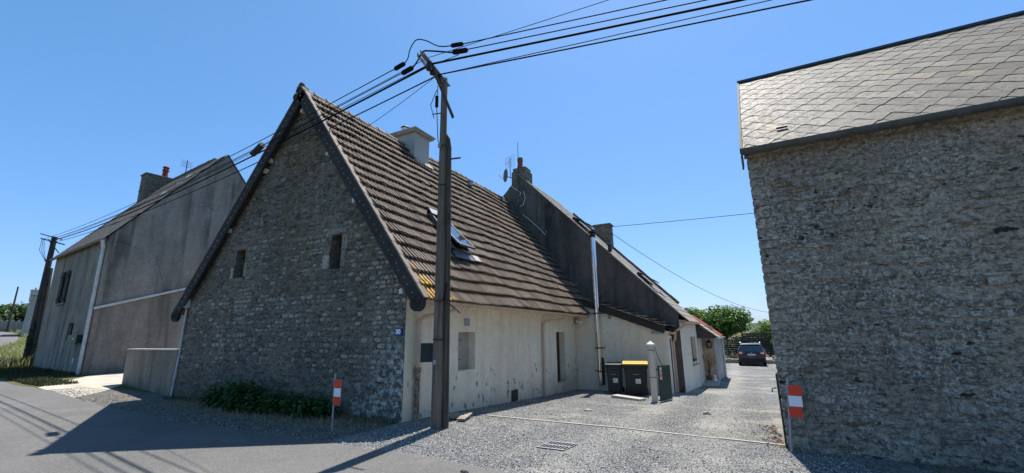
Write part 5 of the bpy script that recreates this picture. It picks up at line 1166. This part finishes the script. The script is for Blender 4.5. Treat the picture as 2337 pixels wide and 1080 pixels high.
while x < 6:
    w = U(.35, .6); ED.box(x, x + w - .02, 42.1 + U(-.03, .03), 42.5, gz(x, 42) - .3, gz(x, 42) + U(.3, .36), 0, rnd()); x += w
tag(ED.build('garden_edging', MAT['rock'], bevel=.02), 'low stone kerb edging the raised rock garden behind the car', 'edging')
sheet('garden_bed', MAT['vgravel'], [-6, -2, 2, 6], [42.4, 44, 47, 55], .25)
for k, (x, y, s) in enumerate([(-.6, 43.6, .32), (1.75, 43.2, .42), (2.5, 43.8, .5), (2.2, 42.9, .3), (-1.2, 44.5, .35), (2.9, 43.1, .36)]):
    b = MB(); b.dome((x, y, gz(x, y) + .2), s * 1.2, s, s * .75, 9, 4, jit=.18)
    tag(b.build('garden_rock', MAT['rock']), ['grey rock at the left of the car behind the kerb', 'rounded rock just right of the car tail', 'largest pale rock in the garden right of the car', 'small rock by the kerb right of the car', 'far left rock at the back of the garden bed', 'rock nearest the barn edge in the garden bed'][k], 'rock')
for k, (x, y, s, m) in enumerate([(-1.0, 43.0, .28, 'hedge'), (-.55, 42.9, .25, 'tree'), (2.45, 42.8, .3, 'tree'), (-1.6, 43.3, .3, 'bush'), (1.7, 44.2, .35, 'weed')]):
    z = gz(x, y) + .25; t = thing('round_shrub', (x, y, z), ['dark clipped round shrub behind the kerb left of the car', 'small green round shrub close to the car left flank', 'low green cushion plant by the kerb near the barn', 'yellowish round shrub beside the porch downpipe', 'pale tussock plant right of the car'][k], 'shrub')
    b = MB(); leafy(b, (x, y, z + s * .7), (s, s, s * .8), 300, .05); b.build('leaves', MAT[m], t)
    b = MB(); b.tube([(x, y, z - .1), (x, y, z + s)], .025, 6); b.build('stem', MAT['bark'], t)
tree('fig_tree', (-1.2, 49.5, -1.3), (-1.3, 49.5, 2.3), (2.6, 1.8, 1.7), 50, 4600, .17, 'fig', 'broad leafy fig tree behind the red roofed porch', 1.8, seed=11)
tree('fig_tree', (-4.6, 51, -1.3), (-4.7, 51, 2.9), (2.2, 1.5, 1.4), 26, 2300, .17, 'fig', 'second leafy tree half hidden behind the slate roof', 1.8, seed=12)
tree('bright_bush', (2.35, 47.8, -1.3), (2.45, 47.8, 1.0), (1.35, 1.2, 1.6), 30, 3600, .10, 'bush', 'bright yellow-green bush beside the barn edge', .8, 'bush', seed=13)
tree('bright_bush', (2.95, 45.2, -1.3), (3.05, 45.2, .1), (.62, .6, 1.25), 12, 1500, .08, 'bush', 'narrow clipped bright bush in front of the bigger bush', .6, 'bush', seed=14)
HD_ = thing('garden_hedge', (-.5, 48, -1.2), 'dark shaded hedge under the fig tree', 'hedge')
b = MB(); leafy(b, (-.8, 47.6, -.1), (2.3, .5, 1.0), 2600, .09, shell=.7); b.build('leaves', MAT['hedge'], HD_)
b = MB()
for k in range(6): b.tube([(-2.4 + k * .7, 47.6, -1.4), (-2.3 + k * .7, 47.6, .2)], .03, 5)
b.build('stems', MAT['bark'], HD_)
HD_ = thing('garden_hedge', (1.2, 48.9, -1.3), 'mid green hedge closing the view behind the slatted fence', 'hedge')
b = MB(); leafy(b, (1.0, 48.9, .0), (2.2, .5, 1.15), 2600, .1, shell=.7); b.build('leaves', MAT['fig'], HD_)
b = MB()
for k in range(5): b.tube([(-.6 + k * .8, 48.9, -1.5), (-.5 + k * .8, 48.9, .2)], .03, 5)
b.build('stems', MAT['bark'], HD_)
FN = thing('slatted_fence', (1.6, 46.6, -1.2), 'dark slatted trellis fence behind the parked car', 'fence')
b = MB()
for k in range(11): b.box(.15, 3.4, 46.5, 46.54, -.95 + k * .2, -.79 + k * .2)
b.build('slat_panel', MAT['iron'], FN)
for x in (.15, 1.75, 3.35):
    b = MB(); b.box(x - .05, x + .05, 46.55, 46.65, -1.4, 1.4); b.build('post', MAT['lpole'], FN)
FN = thing('wire_fence', (-1.2, 46.2, -1.2), 'wire mesh fence on posts in front of the shaded hedge', 'fence')
b = MB()
for k in range(9): b.tube([(-3.6, 46.3, -1.0 + k * .2), (.05, 46.3, -1.0 + k * .2)], .012, 4)
for k in range(20): b.tube([(-3.6 + k * .19, 46.3, -1.1), (-3.6 + k * .19, 46.3, .7)], .008, 4)
b.build('mesh', MAT['ggate'], FN)
for x in (-3.5, -1.7, .0):
    b = MB(); b.tube([(x, 46.35, -1.3), (x, 46.35, .85)], .03, 6); b.build('post', MAT['ggate'], FN)

# ================================================================== LEFT BACKGROUND
FH = thing('far_house', (-90, 26, 1.9), 'distant pale house with a gable chimney behind the far pole', 'house')
b = MB(); b.prism([(-84, 20.55, 1), (-84, 26, 1), (-84, 26, 5.2), (-84, 21.7, 7.2), (-84, 20.75, 7.2)], (-8, 2.5, 0)); b.build('wall', MAT['farwhite'], FH)
b = MB(); b.quad((-83.8, 20.7, 7.25), (-83.8, 21.7, 7.3), (-92, 24.2, 7.3), (-92, 23.2, 7.25)); b.quad((-83.8, 21.7, 7.3), (-83.8, 26.2, 5.2), (-92, 28.7, 5.2), (-92, 24.2, 7.3)); rf = b.build('roof', MAT['lslate'], FH)
b = MB(); b.box(-84.9, -84.1, 20.85, 21.5, 6.5, 7.95); b.box(-85, -84, 20.78, 21.57, 7.95, 8.05); b.tube([(-84.5, 21.2, 8), (-84.5, 21.2, 8.35)], .13, 8); b.build('chimney', MAT['chim'], rf)
b = MB(); b.box(-84.02, -83.96, 22.6, 23.3, 3.8, 5.0); b.build('window', MAT['dark'], FH)
CF = thing('concrete_fence', (-107, 26, 2.6), 'grey concrete panel fence along the far bend of the road', 'fence')
for k in range(6):
    p = V((-112, 24.9, 0)).lerp(V((-100, 25.4, 0)), k / 5); p2 = V((-112, 24.9, 0)).lerp(V((-100, 25.4, 0)), (k + 1) / 5); g_ = gz(p.x, p.y)
    b = MB(); b.box(p.x - .12, p.x + .12, p.y - .12, p.y + .12, g_ - .2, g_ + 1.95); b.build('post', MAT['conc'], CF)
    if k < 5: b = MB(); b.obox((p.x + .12, p.y - .04, g_ - .1), (p2.x - p.x - .24, p2.y - p.y, 0), (0, .08, 0), (0, 0, 1.8)); b.build('panel', MAT['lh_front'], CF)
b = MB(); b.tube([(-105, 24.2, 2), (-105.2, 24.3, 10.0)], [.16, .1], 8); tag(b.build('wooden_post', MAT['lpole']), 'lone leaning wooden pole far off beside the road bend', 'pole')
for k, (x, y, cz_, rx_, rz2) in enumerate([(-128, 26.5, 5.5, 4.2, 2.6), (-134, 32.5, 6.4, 4.5, 3.0), (-126, 37, 6.3, 4.6, 2.8), (-140, 27.5, 6.4, 5, 3.3), (-150, 36, 7.2, 6, 3.2), (-118, 33.5, 4.6, 3.5, 1.7)]):
    tree('far_tree', (x, y, gz(x, y)), (x, y, cz_), (rx_, rx_, rz2), 30, 2600, .34, 'tree', ['leftmost far tree at the frame edge beyond the bend', 'taller far tree behind the concrete panel fence', 'far tree just left of the distant pale house', 'far tree rising behind the leftmost one', 'farthest tree of the group beyond the bend', 'low bushy tree right behind the concrete panel fence'][k], 2.4, grp='trees beyond the road bend', seed=30 + k, tr=.2)

# ================================================================== GRASS, NETTLES, STONES (stuff)
def blades(mb, samp, n, h, w, lean=.5, flat=0.0):
    for i in range(n):
        x, y = samp(); z = gz(x, y); hh = U(*h); th = U(0, 2 * pi); l = hh * lean * rnd(); a = U(0, 2 * pi)
        dx, dy = cos(th) * w * .5, sin(th) * w * .5
        tx, ty = x + cos(a) * l, y + sin(a) * l; zt = z + hh * (1 - flat * rnd())
        mx_, my_ = x + cos(a) * l * .35, y + sin(a) * l * .35
        mb.add([(x - dx, y - dy, z), (x + dx, y + dy, z), (mx_ + dx * .7, my_ + dy * .7, z + (zt - z) * .6), (mx_ - dx * .7, my_ - dy * .7, z + (zt - z) * .6), (tx, ty, zt)], [(0, 1, 2, 3), (3, 2, 4)])
random.seed(5)
for k, (x, y, rx_, ry_, h, n) in enumerate([(-11.25, 6.42, .42, .26, .58, 800), (-10.2, 6.36, .55, .3, .66, 1300), (-9.3, 6.42, .42, .26, .46, 700), (-8.5, 6.42, .45, .26, .5, 800), (-7.85, 6.5, .3, .2, .44, 350)]):
    t = thing('nettle_clump', (x, y, 0), ['leftmost tall nettle clump at the foot of the gable', 'biggest nettle clump, under the left slit window', 'low nettle clump between the two larger clumps', 'dark nettle clump under the right slit window', 'small nettle clump just behind the marker plate'][k], 'nettles', 'nettle clumps along the gable')
    b = MB(); st = MB()
    for i in range(n // 16):
        px, py = x + U(-rx_, rx_), y + U(-ry_, ry_) * .9; hh = h * U(.55, 1.1) * (1 - .5 * abs((px - x) / rx_) ** 2); lx_, ly_ = U(-.1, .1), U(-.18, .02)
        st.tube([(px, py, -.02), (px + lx_, py + ly_, hh)], .006, 4)
        for j in range(16):
            tt = .2 + .8 * j / 15; c = V((px + lx_ * tt, py + ly_ * tt, hh * tt)); th = j * 1.6 + U(-.4, .4); L_2 = U(.10, .18) * (1.15 - .5 * tt)
            d = V((cos(th), sin(th), U(-.5, .15))).normalized(); s2 = V((-sin(th), cos(th), 0)) * L_2 * .4
            b.add([c, c + d * L_2 * .45 + s2, c + d * L_2 - V((0, 0, L_2 * .25)), c + d * L_2 * .45 - s2], [(0, 1, 2), (0, 2, 3)])
    b.build('leaves', MAT['nettle'], t); st.build('stems', MAT['nettle'], t)
b = MB(); blades(b, lambda: (U(-13.2, -6.1), 5.6 + 1.05 * rnd() ** .7), 2600, (.05, .2), .008, 1.6, .6); tag(b.build('dry_grass', MAT['drygrass'], org=(0, 0, 0)), 'dry cut grass strewn below the gable', kind='stuff')
b = MB(); blades(b, lambda: (U(-14.2, -6.1), U(6.4, 6.74)), 900, (.05, .16), .012, .6); blades(b, lambda: (U(-19.8, -14.4), 6.75 + (U(-19.8, -14.4) + 14.4) * 0 - .1 + U(0, .08)), 0, (.05, .1), .01); tag(b.build('wall_grass', MAT['grass'], org=(0, 0, 0)), 'short grass at the foot of the gable', kind='stuff')
def s_weed():
    x = U(-64, -37); lo = lerp_tab([(-64, 15.8), (-60, 14.6), (-55, 12.7), (-50, 11.0), (-44, 9.3), (-36, 7.7), (-30, 6.7)], x) + .25; return x, lo + rnd() ** 1.2 * (3.4 if x < -38 else 1.6)
b = MB(); blades(b, s_weed, 9000, (.25, .8), .05, .6); tag(b.build('roadside_weeds', MAT['weed'], org=(0, 0, 0)), 'tall sunlit weeds on the bank by the road', kind='stuff')
b = MB(); blades(b, lambda: (lambda x: (x, lerp_tab([(-38, 8.5), (-30, 6.8), (-24, 6.15), (-21.5, 6.1)], x) + .1 + rnd() * (2.2 if x < -26.5 else 1.0)))(U(-38, -22.0)), 9000, (.04, .16), .025, .7); tag(b.build('verge_grass', MAT['grass'], org=(0, 0, 0)), 'short grass in front of the grey house', kind='stuff')
b = MB(); blades(b, lambda: (U(-115, -60), U(16, 34)), 0, (.3, .7), .06); b = MB(); blades(b, lambda: (lambda x: (x, lerp_tab([(-115, 25.2), (-100, 24), (-80, 20), (-62, 15.6)], x) + rnd() * 5))(U(-115, -62)), 7000, (.2, .6), .09, .6); tag(b.build('far_grass', MAT['weed'], org=(0, 0, 0)), 'rough grass beyond the far road bend', kind='stuff')
b = MB()
for i in range(120):
    x = .42 - abs(random.gauss(0, .13)) + .0; y = 7.9 + rnd() * 2.4; z = gz(x, y) + .015; s = U(.015, .045); th = U(0, 6.3)
    b.add([(x - cos(th) * s, y - sin(th) * s, z), (x + sin(th) * s * .5, y - cos(th) * s * .5, z + U(0, .03)), (x + cos(th) * s, y + sin(th) * s, z), (x - sin(th) * s * .5, y + cos(th) * s * .5, z + U(0, .03))], [(0, 1, 2, 3)])
tag(b.build('fallen_leaves', MAT['dead'], org=(0, 0, 0)), 'dead leaves blown against the barn corner', kind='stuff')
def pebbles(mb, samp, n, size):
    for i in range(n):
        x, y = samp(); z = gz(x, y) + .008; s = U(*size) * (1.9 if rnd() < .03 else 1); th = U(0, 6.3); c, q = cos(th), sin(th); e = U(.55, .95); h = s * U(.45, .9)
        k = [(c * s, q * s), (-q * s * e, c * s * e), (-c * s * U(.7, 1), -q * s), (q * s * e, -c * s * e)]; o = U(-.3, .3) * s
        mb.add([(x + a, y + b_, z + U(0, .3) * h) for a, b_ in k] + [(x + a * .45 + o, y + b_ * .45, z + h * U(.8, 1.1)) for a, b_ in k], [(0, 1, 5, 4), (1, 2, 6, 5), (2, 3, 7, 6), (3, 0, 4, 7), (4, 5, 6, 7)])
def s_dr():
    while True:
        y = 4.95 + 13 * rnd() ** 1.7; x = U(-5.95, 1.2)
        lo = lerp_tab([(-6, 5.1), (-4.4, 5.17), (-2.7, 5.07), (-1, 4.95), (3, 4.8)], x) - .08
        if y < lo: continue
        if y > 7.78 and x > .40: continue
        if -2.9 < x < -2.33 and 6.12 < y < 6.66: continue
        if y > 8.2 and min(abs(x + 2.15), abs(x + .6)) < .3 and rnd() < .35: continue
        return x, y
b = MB(); pebbles(b, s_dr, 48000, (.005, .013)); tag(b.build('gravel_stones', MAT['gst'], org=(0, 0, 0)), 'loose grey gravel stones on the drive', kind='stuff')
def s_vg():
    x = U(-20.5, -5.5); lo = lerp_tab([(-21.8, 6.1), (-18, 5.65), (-14.2, 5.2), (-10.2, 4.98), (-5.5, 5.13)], x); y = lo - .05 + abs(random.gauss(0, .6))
    return x, min(y, 6.7)
b = MB(); pebbles(b, s_vg, 9000, (.006, .017)); tag(b.build('verge_stones', MAT['vst'], org=(0, 0, 0)), 'loose stones on the verge', kind='stuff')

# ================================================================== CAMERA, SUN, SKY
cam = bpy.data.cameras.new('camera'); co = bpy.data.objects.new('camera', cam); COL.objects.link(co)
cam.sensor_width = 36; cam.lens = 965.96 / 2337 * 36; cam.clip_end = 6000; cam.clip_start = .05
pt, rl, yw = R(12.59), R(-.79), R(27.51)
fw = V((-sin(yw) * cos(pt), cos(yw) * cos(pt), sin(pt))); rt0 = V((cos(yw), sin(yw), 0)); up0 = rt0.cross(fw)
rt = rt0 * cos(rl) + up0 * sin(rl); up = -rt0 * sin(rl) + up0 * cos(rl)
Mx = Matrix((rt, up, -fw)).transposed().to_4x4(); Mx.translation = V((0, 0, 1.7)); co.matrix_world = Mx
SC.camera = co
EL_, AZ_ = R(65.2), math.atan2(-.10, 1.0)
sdv = V((sin(AZ_) * cos(EL_), cos(AZ_) * cos(EL_), sin(EL_)))
su = bpy.data.lights.new('sun', 'SUN'); su.energy = 5.0; su.angle = R(.53); su.color = (1, .95, .87)
so_ = bpy.data.objects.new('sun', su); COL.objects.link(so_); so_.rotation_euler = sdv.to_track_quat('Z', 'Y').to_euler(); so_.location = (0, 0, 30)
w = bpy.data.worlds.new('World'); SC.world = w; w.use_nodes = True; nt = w.node_tree
sk = nt.nodes.new('ShaderNodeTexSky'); sk.sky_type = 'NISHITA'; sk.sun_disc = False; sk.sun_elevation = EL_; sk.sun_rotation = AZ_
sk.air_density = 1.0; sk.dust_density = .6; sk.ozone_density = 4.0; sk.altitude = 50
bg = nt.nodes['Background']; bg.inputs['Strength'].default_value = .115
sp = nt.nodes.new('ShaderNodeSeparateColor'); cb = nt.nodes.new('ShaderNodeCombineColor'); nt.links.new(sk.outputs[0], sp.inputs[0])
for ch, (pw, kk) in enumerate(((.95, .56), (.72, 1.03), (.9, 1.05))):      # colour response of the phone camera, per channel
    a_n = nt.nodes.new('ShaderNodeMath'); a_n.operation = 'POWER'; a_n.inputs[1].default_value = pw; nt.links.new(sp.outputs[ch], a_n.inputs[0])
    b_n = nt.nodes.new('ShaderNodeMath'); b_n.operation = 'MULTIPLY'; b_n.inputs[1].default_value = kk; nt.links.new(a_n.outputs[0], b_n.inputs[0]); nt.links.new(b_n.outputs[0], cb.inputs[ch])
nt.links.new(cb.outputs[0], bg.inputs[0])
vs_ = SC.view_settings; vs_.view_transform = 'Standard'; vs_.look = 'None'; vs_.exposure = .82; vs_.gamma = 1
SC.cycles.max_bounces = 8 if hasattr(SC, 'cycles') else 8
